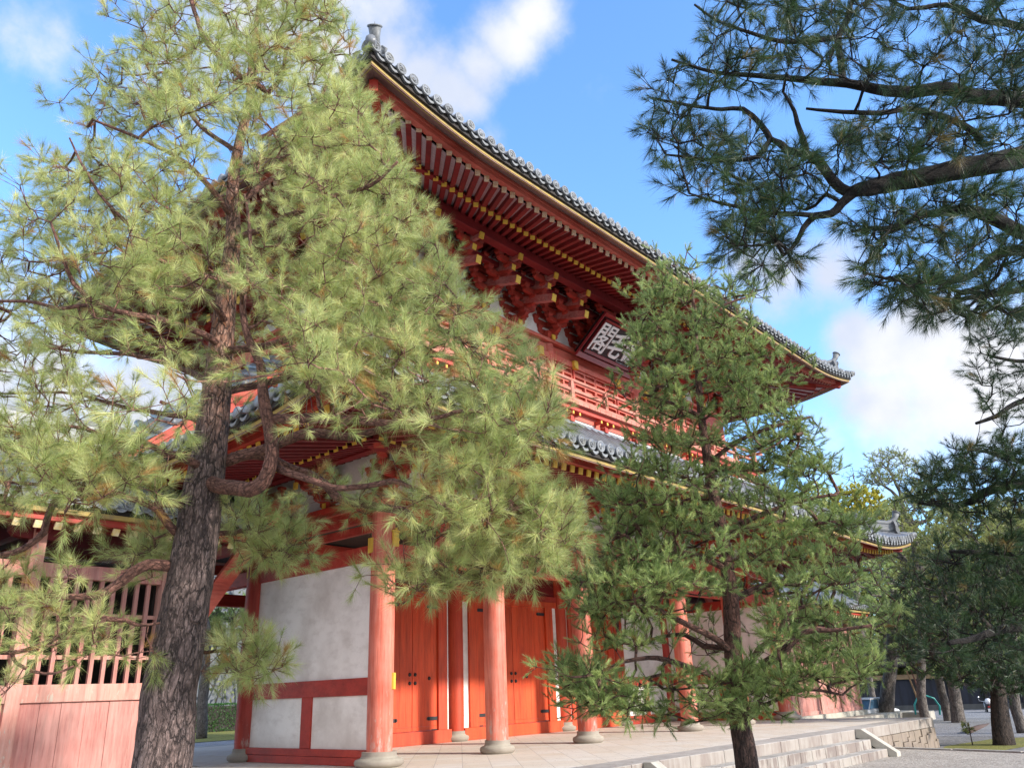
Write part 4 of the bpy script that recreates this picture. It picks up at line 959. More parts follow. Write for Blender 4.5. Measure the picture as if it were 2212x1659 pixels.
def finish(tree, t, crown_m, mats, rg, k, Ls, spread, up, n, nl, nw, along, dead=.02, th=(25, 80), droop=.06, leafr=.0035, dead_tufts=.02, tint_fn=None, tint_mu=.45):
    tips = np.array(t.tips); dirs = np.array(t.dirs)
    A, Bt, nd = subshoots(rg, tips, dirs, k, Ls, spread, up)
    base = len(t.P)
    idx = {tuple(np.round(p_, 6)): i for i, p_ in enumerate(t.P)}
    for a, b in zip(A, Bt):
        t.P.append(b); t.par.append(idx[tuple(np.round(a, 6))]); t.R.append(0); t.fixed.append(False)
    t.radii(leafr); t.wood('trunk_and_limbs', mats, tree)
    clump = np.repeat(rg.uniform(-.25, .25, len(tips)), k); tn = np.clip(tint_mu+clump+rg.normal(0, .17, len(Bt)), 0, .88)
    tn = np.where(rg.random(len(Bt)) < dead_tufts, 1.0, tn)
    V, ti = needles(rg, Bt, nd, n, nl, nw, along, tn, th, droop, dead=dead)
    dt = np.repeat(tn >= .99, n); ti = np.where(dt, 1.0, ti)
    tri_mesh('crown', V, ti, crown_m, tree)
def in_poly(poly, n, rg):
    poly = np.array(poly, float); x0, y0 = poly.min(0); x1, y1 = poly.max(0); out = []
    while len(out) < n:
        q = rg.uniform((x0, y0), (x1, y1), (n*2, 2)); c = np.zeros(len(q), bool); j = len(poly)-1
        for i in range(len(poly)):
            xi, yi = poly[i]; xj, yj = poly[j]
            m = ((yi > q[:, 1]) != (yj > q[:, 1])) & (q[:, 0] < (xj-xi)*(q[:, 1]-yi)/(yj-yi+1e-9)+xi); c ^= m; j = i
        out += q[c].tolist()
    return np.array(out[:n])
def revolve(env, axis_fn, hd0, n, rg, shell=.55, squash=.8, layer=0, rise=0):
    """points in a crown whose outline at each height is env [(y, xl, xr)], given real depth all round the trunk"""
    env = np.array(env, float); out = []
    ys = rg.uniform(env[0, 0], env[-1, 0], n*4); xl = np.interp(ys, env[:, 0], env[:, 1]); xr = np.interp(ys, env[:, 0], env[:, 2])
    keep = rg.random(len(ys)) < ((xr-xl)/(env[:, 2]-env[:, 1]).max()); ys, xl, xr = ys[keep][:n], xl[keep][:n], xr[keep][:n]
    for y, a, b in zip(ys, xl, xr):
        if layer: y = (math.floor(y/layer)+.5)*layer+rg.normal(0, layer*.13)
        ax = axis_fn(y); th = rg.uniform(0, 2*PI); rr = rg.uniform(shell**2, 1)**.5 if rg.random() < .75 else rg.random()**.5
        cx_ = math.cos(th)*rr; cz = math.sin(th)*rr; ext = (b-ax) if cx_ > 0 else (ax-a)
        half = (b-a)/2*hd0/FPX; hd = hd0+cz*half*squash
        out.append(at(ax+cx_*ext, y-rr*rise, hd))
    return out
def clump(pts, m, r, flat, rg):
    out = []
    for c in pts:
        for _ in range(max(1, int(rg.normal(m, m*.3)))): q = rg.normal(0, r, 3); q[2] *= flat; out.append(np.array(c)+q)
    return out
def blobpts(blobs, rg):
    """blobs: (x, y, radius px, hd, n, flat)"""
    out = []
    for (x, y, r, hd, n, fl) in blobs:
        c = at(x, y, hd); R_ = r*hd/FPX*1.05
        q = unit(rg.normal(0, 1, (n, 3)))*(rg.random((n, 1))**.4)*R_; q[:, 2] *= fl; out += list(c+q)
    return out

# ---------------------------------------------------------- big pine on the left
rg = np.random.default_rng(11)
H1 = 7.0
def L1(*p_, hd=H1): return [at(x, y, hd+(dz[0] if dz else 0)) for (x, y, *dz) in p_]
def px(r, hd=H1): return r*hd/FPX*1.06
t1 = Tree(3)
b0 = at(352, 1659, H1); foot = np.array([b0[0]-.02, b0[1], Z_G-.05])
tr_pts = [foot]+L1((352, 1659), (372, 1470), (398, 1320), (417, 1215), (433, 1100), (448, 1000), (462, 900), (472, 800), (483, 700), (494, 600), (503, 500), (503, 400), (520, 300), (540, 215), (545, 120), (560, 0), (565, -110))
t1.limb(tr_pts, [px(64), px(53), px(50), px(46), px(44), px(42), px(37), px(33), px(29), px(25), px(21), px(17), px(14), px(12), px(10), px(8), px(6), px(3)], 40, .10, .012, bark=0)
LM = [
 ([(450, 1045, 0), (490, 1050, -.25), (535, 1055, -.45), (572, 1035, -.55), (588, 985, -.6), (582, 920, -.62), (568, 860, -.66), (560, 790, -.7), (540, 735, -.75), (525, 660, -.8), (533, 590, -.85), (540, 500, -.9), (528, 420, -.9)], [17, 17, 16.5, 15.5, 14.5, 14, 12, 9.5, 8, 7, 5.5, 4, 2.5]),
 ([(588, 905, -.62), (640, 903, -.7), (700, 903, -.8), (770, 908, -.9), (850, 912, -1.0), (930, 905, -1.1), (1010, 885, -1.1), (1080, 900, -1.1)], [11, 11, 10, 9, 7, 5, 3.5, 2.5]),
 ([(470, 1000, .1), (520, 985, .05), (570, 972, 0), (625, 948, -.1), (690, 933, -.2), (760, 942, -.3), (840, 925, -.4), (930, 915, -.5), (1030, 950, -.5), (1120, 975, -.5)], [15, 14, 13, 12, 10.5, 9, 7, 5, 3.5, 2.5]),
 ([(500, 985, .3), (570, 985, .3), (620, 1010, .3), (660, 1025, .3), (700, 1045, .2), (740, 1078, .1), (820, 1098, 0), (885, 1110, -.1), (905, 1170, -.15), (915, 1210, -.2), (945, 1245, -.25), (990, 1258, -.3), (1040, 1240, -.3), (1090, 1228, -.3), (1150, 1240, -.3)], [9, 11, 11, 11, 10, 10, 9, 8, 7.5, 7, 6.5, 6.5, 4.5, 3, 2]),
 ([(600, 1012, -.5), (650, 1030, -.55), (720, 1052, -.6), (790, 1050, -.65), (850, 1038, -.7), (880, 1050, -.75), (950, 1068, -.8), (1020, 1078, -.85), (1100, 1085, -.9)], [8, 7.5, 6.5, 6, 6, 4.5, 3.5, 2.5, 2]),
 ([(445, 1010, 0), (425, 1003, -.15), (385, 982, -.3), (357, 975, -.4), (310, 955, -.5), (255, 950, -.55), (180, 925, -.6), (90, 920, -.7)], [11, 10, 9, 8, 6, 5, 4, 2.5]),
 ([(395, 1160, 0), (365, 1135, -.15), (340, 1097, -.3), (300, 1080, -.4), (256, 1068, -.5), (190, 1060, -.6), (110, 1050, -.7), (20, 1040, -.8)], [10, 9, 9, 7.5, 6, 5, 4, 3]),
 ([(392, 1090, -.2), (370, 1088, -.25), (334, 1092, -.3)], [9, 9, 8]),
 ([(395, 1222, 0), (350, 1220, -.15), (318, 1222, -.25), (285, 1237, -.3), (250, 1262, -.35), (212, 1283, -.4), (170, 1290, -.45), (110, 1284, -.5), (50, 1278, -.55), (-40, 1290, -.6)], [13, 12, 11.5, 11, 10, 9, 7, 5.5, 4.5, 3]),
 ([(200, 1290, -.4), (212, 1325, -.38), (232, 1336, -.35), (275, 1338, -.3), (300, 1352, -.3), (345, 1345, -.3)], [6, 6, 5.5, 4.5, 3.5, 2.5]),
 ([(228, 1336, -.35), (200, 1358, -.45), (140, 1372, -.5), (80, 1392, -.55), (26, 1410, -.6), (-30, 1392, -.65)], [5, 4.5, 4.5, 4, 4, 3]),
 ([(26, 1410, -.6), (35, 1432, -.6), (70, 1450, -.6), (120, 1453, -.6), (160, 1440, -.6)], [4, 3.5, 3, 2.5, 2]),
 ([(150, 1060, -.55), (118, 1085, -.6), (102, 1125, -.62), (96, 1150, -.65), (68, 1173, -.7), (27, 1192, -.75), (-20, 1205, -.8)], [7, 7, 7, 7, 6, 6, 5]),
 ([(478, 745, 0), (440, 722, -.3), (373, 698, -.6), (310, 685, -.8), (271, 678, -.9), (217, 661, -1.0), (160, 613, -1.1), (136, 549, -1.2), (110, 480, -1.25)], [9, 8, 7, 6.5, 6, 5.5, 4.5, 3.5, 2.5]),
 ([(217, 661, -1.0), (170, 660, -1.0), (130, 667, -1.0), (60, 652, -1.0), (-20, 650, -1.0)], [4.5, 4.5, 4, 3.5, 3]),
 ([(490, 700, 0), (470, 665, -.3), (427, 640, -.5), (404, 603, -.7), (370, 573, -.8), (326, 549, -.9), (290, 500, -1.0), (240, 450, -1.1), (190, 380, -1.1), (150, 300, -1.0)], [8, 7.5, 7, 6.5, 6, 5.5, 4.5, 4, 3, 2]),
 ([(480, 640, .2), (430, 625, .3), (380, 600, .5), (300, 580, .7), (180, 560, .8)], [8, 7, 6, 4.5, 3]),
 ([(500, 600, 0), (560, 575, .2), (650, 560, .4), (750, 520, .5), (860, 470, .5)], [8, 7, 6, 4.5, 3]),
 ([(480, 760, 0), (560, 750, -.2), (660, 720, -.4), (760, 700, -.5), (880, 690, -.6), (980, 680, -.7)], [10, 9, 7, 6, 4.5, 3]),
 ([(470, 850, 0), (560, 830, .3), (680, 800, .5), (820, 780, .6), (950, 770, .6), (1100, 800, .6)], [10, 9, 7.5, 6, 4.5, 3]),
 ([(455, 830, 0), (400, 800, .3), (300, 770, .6), (180, 760, .8), (40, 745, .9)], [9, 7.5, 6, 5, 3.5]),
 ([(447, 930, 0), (420, 905, .2), (330, 890, .5), (258, 875, .6), (150, 850, .8), (0, 850, 1.0)], [9, 8, 6, 5, 4, 3]),
 ([(505, 470, 0), (450, 400, -.3), (380, 340, -.5), (300, 300, -.6), (200, 260, -.7)], [9, 7, 5.5, 4.5, 3]),
 ([(505, 450, 0), (580, 390, .2), (660, 340, .3), (760, 290, .4), (820, 240, .4)], [9, 7, 5.5, 4.5, 3]),
 ([(505, 520, 0), (600, 480, -.4), (700, 430, -.6), (800, 400, -.7), (860, 350, -.8)], [9, 7, 5.5, 4.5, 3]),
 ([(540, 225, 0), (577, 204, -.1), (520, 165, -.2), (475, 126, -.3), (440, 80, -.3), (424, 40, -.3), (400, -40, -.3)], [9, 9, 8, 7, 6.5, 6, 5]),
 ([(577, 204, -.1), (610, 160, 0), (625, 100, .1), (690, 60, .2), (720, 0, .2), (740, -60, .2)], [7, 6, 5.5, 4.5, 3.5, 3]),
 ([(560, 300, 0), (640, 250, .2), (700, 200, .2), (720, 120, .2)], [7, 6, 4.5, 3]),
 ([(515, 330, 0), (430, 270, .2), (380, 200, .3), (330, 160, .3), (300, 100, .3)], [7, 6, 5, 4, 3]),
 ([(440, 1150, .1), (500, 1150, .3), (540, 1148, .5), (600, 1175, .7), (650, 1180, .8)], [6, 6, 5, 3.5, 2.5]),
 ([(410, 1400, .1), (445, 1410, .3), (490, 1405, .4), (540, 1425, .4)], [4, 4, 3.5, 2.5]),
]
for pts, rr in LM: t1.limb(L1(*pts), [px(r*.92, H1) for r in rr], 14 if rr[0] > 8 else 9, .09, .03, bark=1)
ax1 = lambda y: float(np.interp(y, [-80, 200, 500, 800, 1000], [560, 540, 503, 472, 448]))
P1 = revolve([(-90, 300, 760), (0, 260, 745), (100, 225, 770), (160, 180, 800), (230, 100, 850), (320, 45, 885), (420, 10, 915), (520, -60, 985), (600, -100, 1010), (690, -130, 1040)], ax1, H1, 640, rg)
P1 += revolve([(690, -130, 1040), (780, -140, 1150), (860, -130, 1200), (930, -130, 1215)], ax1, H1, 200, rg)
def polypts(poly, n, h0, h1): q = in_poly(poly, n, rg); return [at(x, y, rg.uniform(h0, h1)) for x, y in q]
P1 += polypts([(640, 640), (980, 600), (1050, 690), (1180, 780), (1220, 850), (1230, 930), (1100, 960), (980, 880), (800, 880), (640, 860)], 210, 5.6, 7.4)
P1 += polypts([(700, 170), (830, 260), (900, 400), (960, 520), (980, 620), (860, 620), (700, 540), (640, 330)], 120, 5.9, 7.6)
P1 += polypts([(40, 380), (250, 300), (420, 420), (440, 600), (300, 640), (60, 600)], 90, 5.7, 7.0)
P1 += polypts([(850, 1000), (960, 990), (1080, 1000), (1180, 1060), (1200, 1150), (1130, 1180), (1030, 1150), (930, 1150), (860, 1100)], 120, 5.7, 6.9)
P1 += polypts([(1150, 1120), (1270, 1110), (1285, 1180), (1210, 1215), (1130, 1200)], 38, 5.9, 6.6)
P1 += polypts([(800, 1240), (900, 1215), (1080, 1205), (1190, 1225), (1160, 1265), (1020, 1275), (860, 1285)], 55, 6.2, 6.9)
P1 += polypts([(760, 880), (1000, 890), (1180, 900), (1230, 930), (1200, 965), (1000, 990), (900, 960)], 70, 5.5, 6.6)
P1 += polypts([(480, 1110), (560, 1085), (660, 1140), (650, 1200), (560, 1210), (490, 1190)], 46, 7.2, 7.9)
P1 += polypts([(455, 1390), (520, 1370), (585, 1400), (585, 1450), (520, 1460), (450, 1430)], 34, 7.1, 7.5)
P1 += polypts([(275, 1180), (330, 1155), (385, 1165), (375, 1200), (310, 1215)], 20, 6.9, 7.4)
P1 += polypts([(-60, 930), (120, 930), (330, 950), (380, 1010), (350, 1060), (200, 1085), (60, 1100), (-60, 1100)], 120, 5.6, 6.9)
P1 += polypts([(-60, 1220), (100, 1230), (180, 1300), (130, 1390), (-40, 1400)], 22, 6.0, 6.7)
P1 += polypts([(100, 1330), (330, 1330), (330, 1400), (160, 1420), (-20, 1480), (60, 1500)], 16, 6.2, 6.8)
P1 += polypts([(640, 1040), (830, 1050), (850, 1110), (740, 1080), (640, 1070)], 16, 6.9, 7.6)
def scrpos(q): d = np.array(q)-CAM; z = d @ AW; return 1106+FPX*(d @ AR)/z, 829.5-FPX*(d @ AU)/z
def keep1(q):
    x, y = scrpos(q); hdq = (np.array(q)-CAM) @ HF
    if 420 < y < 1000 and abs(x-ax1(y)) < 55 and hdq < H1-.05: return rg.random() < .08
    if 600 < x < 980 and 880 < y < 1080 and hdq < H1-.1: return rg.random() < .3
    if 480 < x < 620 and 820 < y < 1060: return rg.random() < .4
    return True
P1 = [p_ for p_ in P1 if keep1(p_)]
def inside1(q):
    x, y = scrpos(q)
    return x < np.interp(y, [0, 150, 300, 400, 480, 560, 640, 700, 740, 850, 950, 1000, 1060, 1120, 1190, 1240, 1290], [735, 775, 835, 905, 955, 975, 1000, 1050, 1130, 1190, 1205, 1150, 1170, 1240, 1265, 1160, 900]) and not (560 < x < 850 and 925 < y < 1050 and rg.random() < .7)
P1 += revolve([(-60, 280, 740), (60, 235, 745), (160, 160, 790), (260, 80, 850)], ax1, H1, 120, rg)
P1 = [q for q in clump(P1, 2.0, .10, .6, rg) if inside1(q)]
t1.twig_bend = .22
t1.grow(P1, steps=.09)
pine1 = thing('pine_tree', tuple(foot), 'tall leaning pine with thick plated trunk and light green crown, nearest on the left', 'tree')
finish(pine1, t1, NEEDLE1, [BARK1, BARKRED], rg, 4, .20, .85, .45, 76, .130, .0025, .085, dead=.04, dead_tufts=.045, leafr=.0018, th=(14, 84), droop=.05, tint_mu=.5)
# knots and cut limb scars on the trunk
def scar(x, y, r, hd, nm):
    c = at(x, y, hd); n_ = unit(CAM-c); n_[2] *= .2; n_ = unit(n_); q = Vector(n_).to_track_quat('Z', 'Y').to_matrix().to_4x4(); R_ = r*hd/FPX
    mb = MB(); mb.lathe([(R_*1.45, -R_*.5), (R_*1.3, R_*.0), (R_*1.0, R_*.22), (R_*.8, R_*.20), (R_*.55, R_*.02), (R_*.3, R_*.02), (0, 0)], (0, 0, 0), 18, 0, Matrix.Translation(Vector(c)) @ q @ Matrix.Diagonal((1, 1.25, 1, 1)))
    o = mb.build(nm, BARK1, pine1); at_ = o.data.attributes.new('bk', 'FLOAT_VECTOR', 'POINT'); at_.data.foreach_set('vector', np.array(mb.v).ravel()*1.0)
scar(391, 1303, 17, H1-.175, 'branch_scar'); scar(422, 1326, 11, H1-.15, 'branch_scar'); scar(361, 1548, 7, H1-.19, 'knot')

# ---------------------------------------------------------- smaller pine right of centre
rg = np.random.default_rng(23); H2 = 9.4; t2 = Tree(5)
b0 = at(1614, 1659, H2); foot = np.array([b0[0], b0[1], Z_G-.05])
def L2(*p_): return [at(x, y, H2+(dz[0] if dz else 0)) for (x, y, *dz) in p_]
p2 = lambda r: r*H2/FPX*1.08
t2.limb([foot]+L2((1614, 1659), (1600, 1560), (1590, 1470), (1584, 1390), (1578, 1300), (1572, 1230), (1560, 1150), (1544, 1080), (1530, 1010), (1519, 930), (1510, 850), (1505, 760), (1500, 680), (1494, 600)), [p2(r) for r in (24, 21, 19, 17.5, 16.5, 15.5, 13.5, 12.5, 11, 10, 8.5, 7, 5.5, 4, 2)], 24, .1, .014, bark=0)
LM2 = [([(1596, 1470), (1650, 1435, -.2), (1701, 1396, -.4), (1740, 1365, -.5), (1810, 1360, -.6), (1880, 1350, -.7)], [9, 8.5, 7, 5, 3.5, 2.5]),
 ([(1600, 1500), (1640, 1400, -.1), (1680, 1380, -.2), (1700, 1330, -.3), (1760, 1300, -.3)], [7, 6, 5, 4, 3]),
 ([(1580, 1405), (1545, 1380, -.2), (1500, 1355, -.3), (1465, 1338, -.4), (1400, 1310, -.5), (1320, 1300, -.6)], [7, 6.5, 5.5, 5, 3.5, 2.5]),
 ([(1580, 1402), (1520, 1395, .2), (1480, 1370, .3), (1430, 1375, .4), (1380, 1390, .4)], [6, 5.5, 4.5, 3.5, 2.5]),
 ([(1590, 1480), (1545, 1460, -.2), (1490, 1440, -.3), (1440, 1425, -.4), (1400, 1420, -.5), (1345, 1430, -.6), (1290, 1455, -.7), (1235, 1462, -.8)], [6.5, 6, 5.5, 5, 4, 3.2, 2.5, 2]),
 ([(1578, 1300), (1640, 1270, .2), (1720, 1250, .3), (1800, 1240, .4), (1880, 1230, .4)], [7, 6, 5, 4, 2.5]),
 ([(1570, 1230), (1500, 1200, -.2), (1420, 1190, -.3), (1340, 1200, -.4)], [6.5, 5.5, 4, 2.5]),
 ([(1560, 1160), (1620, 1120, -.2), (1700, 1090, -.3), (1790, 1070, -.4)], [6.5, 5.5, 4, 2.5]),
 ([(1540, 1060), (1470, 1030, .2), (1400, 1010, .3), (1350, 1000, .3)], [5.5, 4.5, 3.5, 2.5]),
 ([(1530, 1000), (1600, 950, -.2), (1680, 920, -.3), (1750, 900, -.3)], [5.5, 4.5, 3.5, 2.5]),
 ([(1515, 900), (1450, 870, -.2), (1380, 850, -.2)], [5, 4, 2.5]), ([(1510, 830), (1570, 790, .1), (1650, 760, .2)], [4.5, 3.5, 2.2]),
 ([(1505, 760), (1450, 720, .1), (1400, 700, .1)], [4, 3, 2]), ([(1500, 700), (1560, 660, -.1), (1620, 640, -.1)], [3.5, 3, 2]),
 ([(1605, 1560), (1660, 1520, -.3), (1740, 1490, -.5), (1820, 1500, -.6)], [5, 4, 3, 2])]
for pts, rr in LM2: t2.limb(L2(*pts), [p2(r) for r in rr], 9, .1, .03, bark=1)
ax2 = lambda y: float(np.interp(y, [570, 850, 1150, 1500], [1492, 1510, 1560, 1600]))
P2 = revolve([(575, 1465, 1560), (620, 1400, 1640), (680, 1375, 1650), (760, 1350, 1690), (860, 1345, 1720), (930, 1385, 1760), (1010, 1345, 1790), (1100, 1300, 1830), (1180, 1270, 1880), (1260, 1230, 1900), (1340, 1235, 1930), (1400, 1230, 1900)], ax2, H2, 430, rg, layer=62, rise=14)
P2 += [at(x, y, H2+rg.uniform(-.9, .3)) for x, y in in_poly([(1210, 1425), (1280, 1440), (1340, 1480), (1400, 1500), (1440, 1540), (1370, 1560), (1290, 1520), (1240, 1480)], 42, rg)]
P2 += [at(x, y, H2+rg.uniform(-.9, -.2)) for x, y in in_poly([(1450, 1430), (1600, 1450), (1720, 1430), (1740, 1500), (1640, 1530), (1580, 1560), (1500, 1540), (1440, 1490)], 80, rg)]
P2 += [at(x, y, H2+rg.uniform(-.9, .3)) for x, y in in_poly([(1700, 1400), (1860, 1400), (1880, 1440), (1820, 1500), (1740, 1470)], 40, rg)]
P2 += [at(x, y, H2+rg.uniform(-.7, .7)) for x, y in in_poly([(1330, 1120), (1460, 1050), (1480, 1300), (1250, 1330), (1220, 1250)], 90, rg)]
P2 += [at(x, y, H2+rg.uniform(-.6, .6)) for x, y in in_poly([(1600, 850), (1740, 880), (1775, 930), (1800, 1010), (1700, 1010), (1600, 980)], 34, rg)]
P2 = [q for q in P2[:430] if scrpos(q)[1] < 1180 or rg.random() < .72]+P2[430:]; nP = len([1 for q in P2])-246; P2 = clump(P2[:nP], 5.5, .15, .38, rg)+clump(P2[nP:], 2.6, .1, .6, rg); t2.twig_bend = .15; t2.grow(P2, steps=.1)
pine2 = thing('pine_tree', tuple(foot), 'slender young pine with dense green needles in front of the platform steps, right of centre', 'tree')
finish(pine2, t2, NEEDLE2, [BARK2, BARK2], rg, 5, .15, .7, .55, 64, .068, .0036, .10, dead=.015, dead_tufts=.012, leafr=.0018, th=(18, 62), droop=0, tint_mu=.5)

# ---------------------------------------------------------- dark overhanging pine, upper right
rg = np.random.default_rng(31); H3 = 5.6; t3 = Tree(9)
def L3(*p_): return [at(x, y, H3+(dz[0] if dz else 0)) for (x, y, *dz) in p_]
p3 = lambda r: r*H3/FPX*1.1
tp = at(2620, 500, H3+.9); foot3 = np.array([tp[0]+.3, tp[1]-.2, Z_G-.05])
t3.limb([foot3, np.array([tp[0]+.15, tp[1]-.1, 1.2]), tp, at(2640, 100, H3+.8), at(2600, -300, H3+.6), at(2560, -700, H3+.4)], [.27, .23, .19, .15, .10, .05], 24, .15, .015, bark=0)
LM3 = [([(2600, 330, .9), (2450, 320, .6), (2300, 325, .3), (2212, 340, .1), (2120, 358), (2030, 378), (1940, 392), (1880, 405, -.05), (1834, 417, -.1)], [40, 34, 30, 27, 25, 23, 22, 19, 13]),
 ([(1850, 412, -.1), (1822, 440, -.1), (1795, 462, -.15), (1760, 468, -.15), (1735, 495, -.2), (1722, 520, -.2), (1700, 545, -.2), (1680, 560, -.2)], [12, 10, 9, 8, 6, 5, 4, 2.5]),
 ([(1760, 466, -.15), (1700, 460, -.2), (1640, 458, -.25), (1560, 440, -.3), (1490, 420, -.3)], [6, 5, 4.5, 3.5, 2]),
 ([(1834, 417, -.1), (1800, 390, 0), (1770, 350, .05), (1743, 333, .1), (1700, 322, .1), (1665, 305, .15), (1640, 340, .15), (1580, 345, .2), (1500, 343, .2), (1440, 335, .2)], [13, 12, 11, 10, 9, 8, 6, 5, 4, 2.5]),
 ([(1665, 305, .15), (1645, 270, .15), (1607, 237, .2), (1560, 238, .2), (1529, 234, .2), (1461, 224, .2), (1410, 215, .2)], [8, 7, 6, 5, 4.5, 4, 2.5]),
 ([(1743, 333, .1), (1735, 300, .1), (1722, 265, .1), (1715, 240, .1), (1690, 200, .1)], [8, 7, 6, 5, 3]),
 ([(2300, 215, .4), (2212, 215, .3), (2105, 210, .2), (2040, 190, .15), (1970, 197, .1), (1900, 192, .1), (1868, 186, .1), (1766, 176, .1), (1690, 168, .1), (1613, 163, .1), (1529, 152, .1), (1450, 130, .1)], [22, 20, 18, 16, 15, 13, 12, 9, 7, 6, 4.5, 3]),
 ([(1820, 180, .1), (1815, 130, .1), (1812, 80, .1), (1830, 40, .1), (1850, -20, .1), (1860, -80, .1)], [9, 8.5, 8, 6.5, 5, 4]),
 ([(1812, 82, .1), (1760, 88, .1), (1700, 92, .1), (1640, 78, .1), (1560, 50, .1), (1500, 10, .1)], [7, 6.5, 6, 5, 4, 2.5]),
 ([(2120, 300, .1), (2060, 260, 0), (1980, 235, -.1), (1900, 245, -.2), (1820, 243, -.2), (1740, 235, -.2)], [9, 8, 7, 6, 5, 3]),
 ([(2212, 505, .2), (2139, 470, .1), (2080, 455, .1), (2037, 458, .1), (1969, 474, 0), (1925, 490, 0), (1885, 491, 0), (1840, 500, 0)], [16, 15, 12, 10, 8, 6.5, 5, 3]),
 ([(2450, 520, .5), (2330, 520, .4), (2212, 505, .2)], [20, 18, 16]),
 ([(2300, 600, .5), (2212, 540, .4), (2143, 555, .3), (2110, 590, .25), (2060, 606, .2), (2000, 612, .2), (1930, 605, .2), (1868, 590, .2)], [15, 13, 11, 9, 7, 5.5, 4, 2.5]),
 ([(2300, 600, .5), (2212, 625, .4), (2110, 640, .3), (2040, 655, .3), (1980, 660, .3)], [10, 8, 6, 4.5, 3]),
 ([(2212, 60, .3), (2120, 40, .2), (2040, 10, .2), (1960, 20, .2), (1900, -20, .2)], [10, 9, 7, 5, 4]),
 ([(2620, 0, .8), (2420, 60, .5), (2212, 60, .3)], [16, 13, 10]), ([(2640, 200, .9), (2450, 210, .6), (2300, 215, .4)], [26, 24, 22])]
for pts, rr in LM3: t3.limb(L3(*pts), [p3(r) for r in rr], 16 if rr[0] > 14 else 9, .08, .035, bark=0)
P3 = []
def pp3(poly, n, a=-.7, b=.7): 
    global P3
    P3 += [at(x, y, H3+rg.uniform(a, b)) for x, y in in_poly(poly, n, rg)]
pp3([(1530, -40), (1560, 40), (1500, 90), (1430, 170), (1400, 200), (1440, 240), (1600, 200), (1780, 190), (1850, 120), (1850, -60)], 135)
pp3([(1850, -100), (2350, -100), (2350, 320), (2200, 320), (2050, 300), (1900, 250), (1820, 180)], 270)
pp3([(1400, 300), (1430, 340), (1460, 420), (1540, 440), (1600, 480), (1720, 470), (1800, 420), (1780, 330), (1600, 300), (1450, 220), (1400, 240)], 125)
pp3([(1560, 480), (1570, 540), (1680, 590), (1720, 560), (1680, 500), (1640, 470)], 42)
pp3([(1820, 250), (2100, 290), (2150, 340), (1980, 370), (1840, 390), (1790, 330)], 62)
pp3([(1800, 470), (1900, 430), (2212, 400), (2350, 400), (2350, 700), (2212, 680), (2080, 680), (1980, 670), (1880, 620), (1840, 560)], 185)
pp3([(1860, 590), (1960, 680), (2080, 690), (2200, 680), (2100, 620)], 34)
pp3([(2350, -300), (3000, -300), (3000, 500), (2700, 600), (2350, 500)], 130, -.6, 2.2)      # rest of its crown, unseen right of the frame, extended for shading
t3.twig_bend = .25; t3.grow(P3, steps=.08, rise=.1)
pine3 = thing('pine_tree', tuple(foot3), 'dark pine whose crooked limbs hang into the upper right corner against the sky', 'tree')
finish(pine3, t3, NEEDLE3, [BARKDK], rg, 4, .17, .7, .15, 60, .135, .0030, .08, dead=.02, dead_tufts=.02, leafr=.002, th=(18, 75), droop=.12, tint_mu=.45)

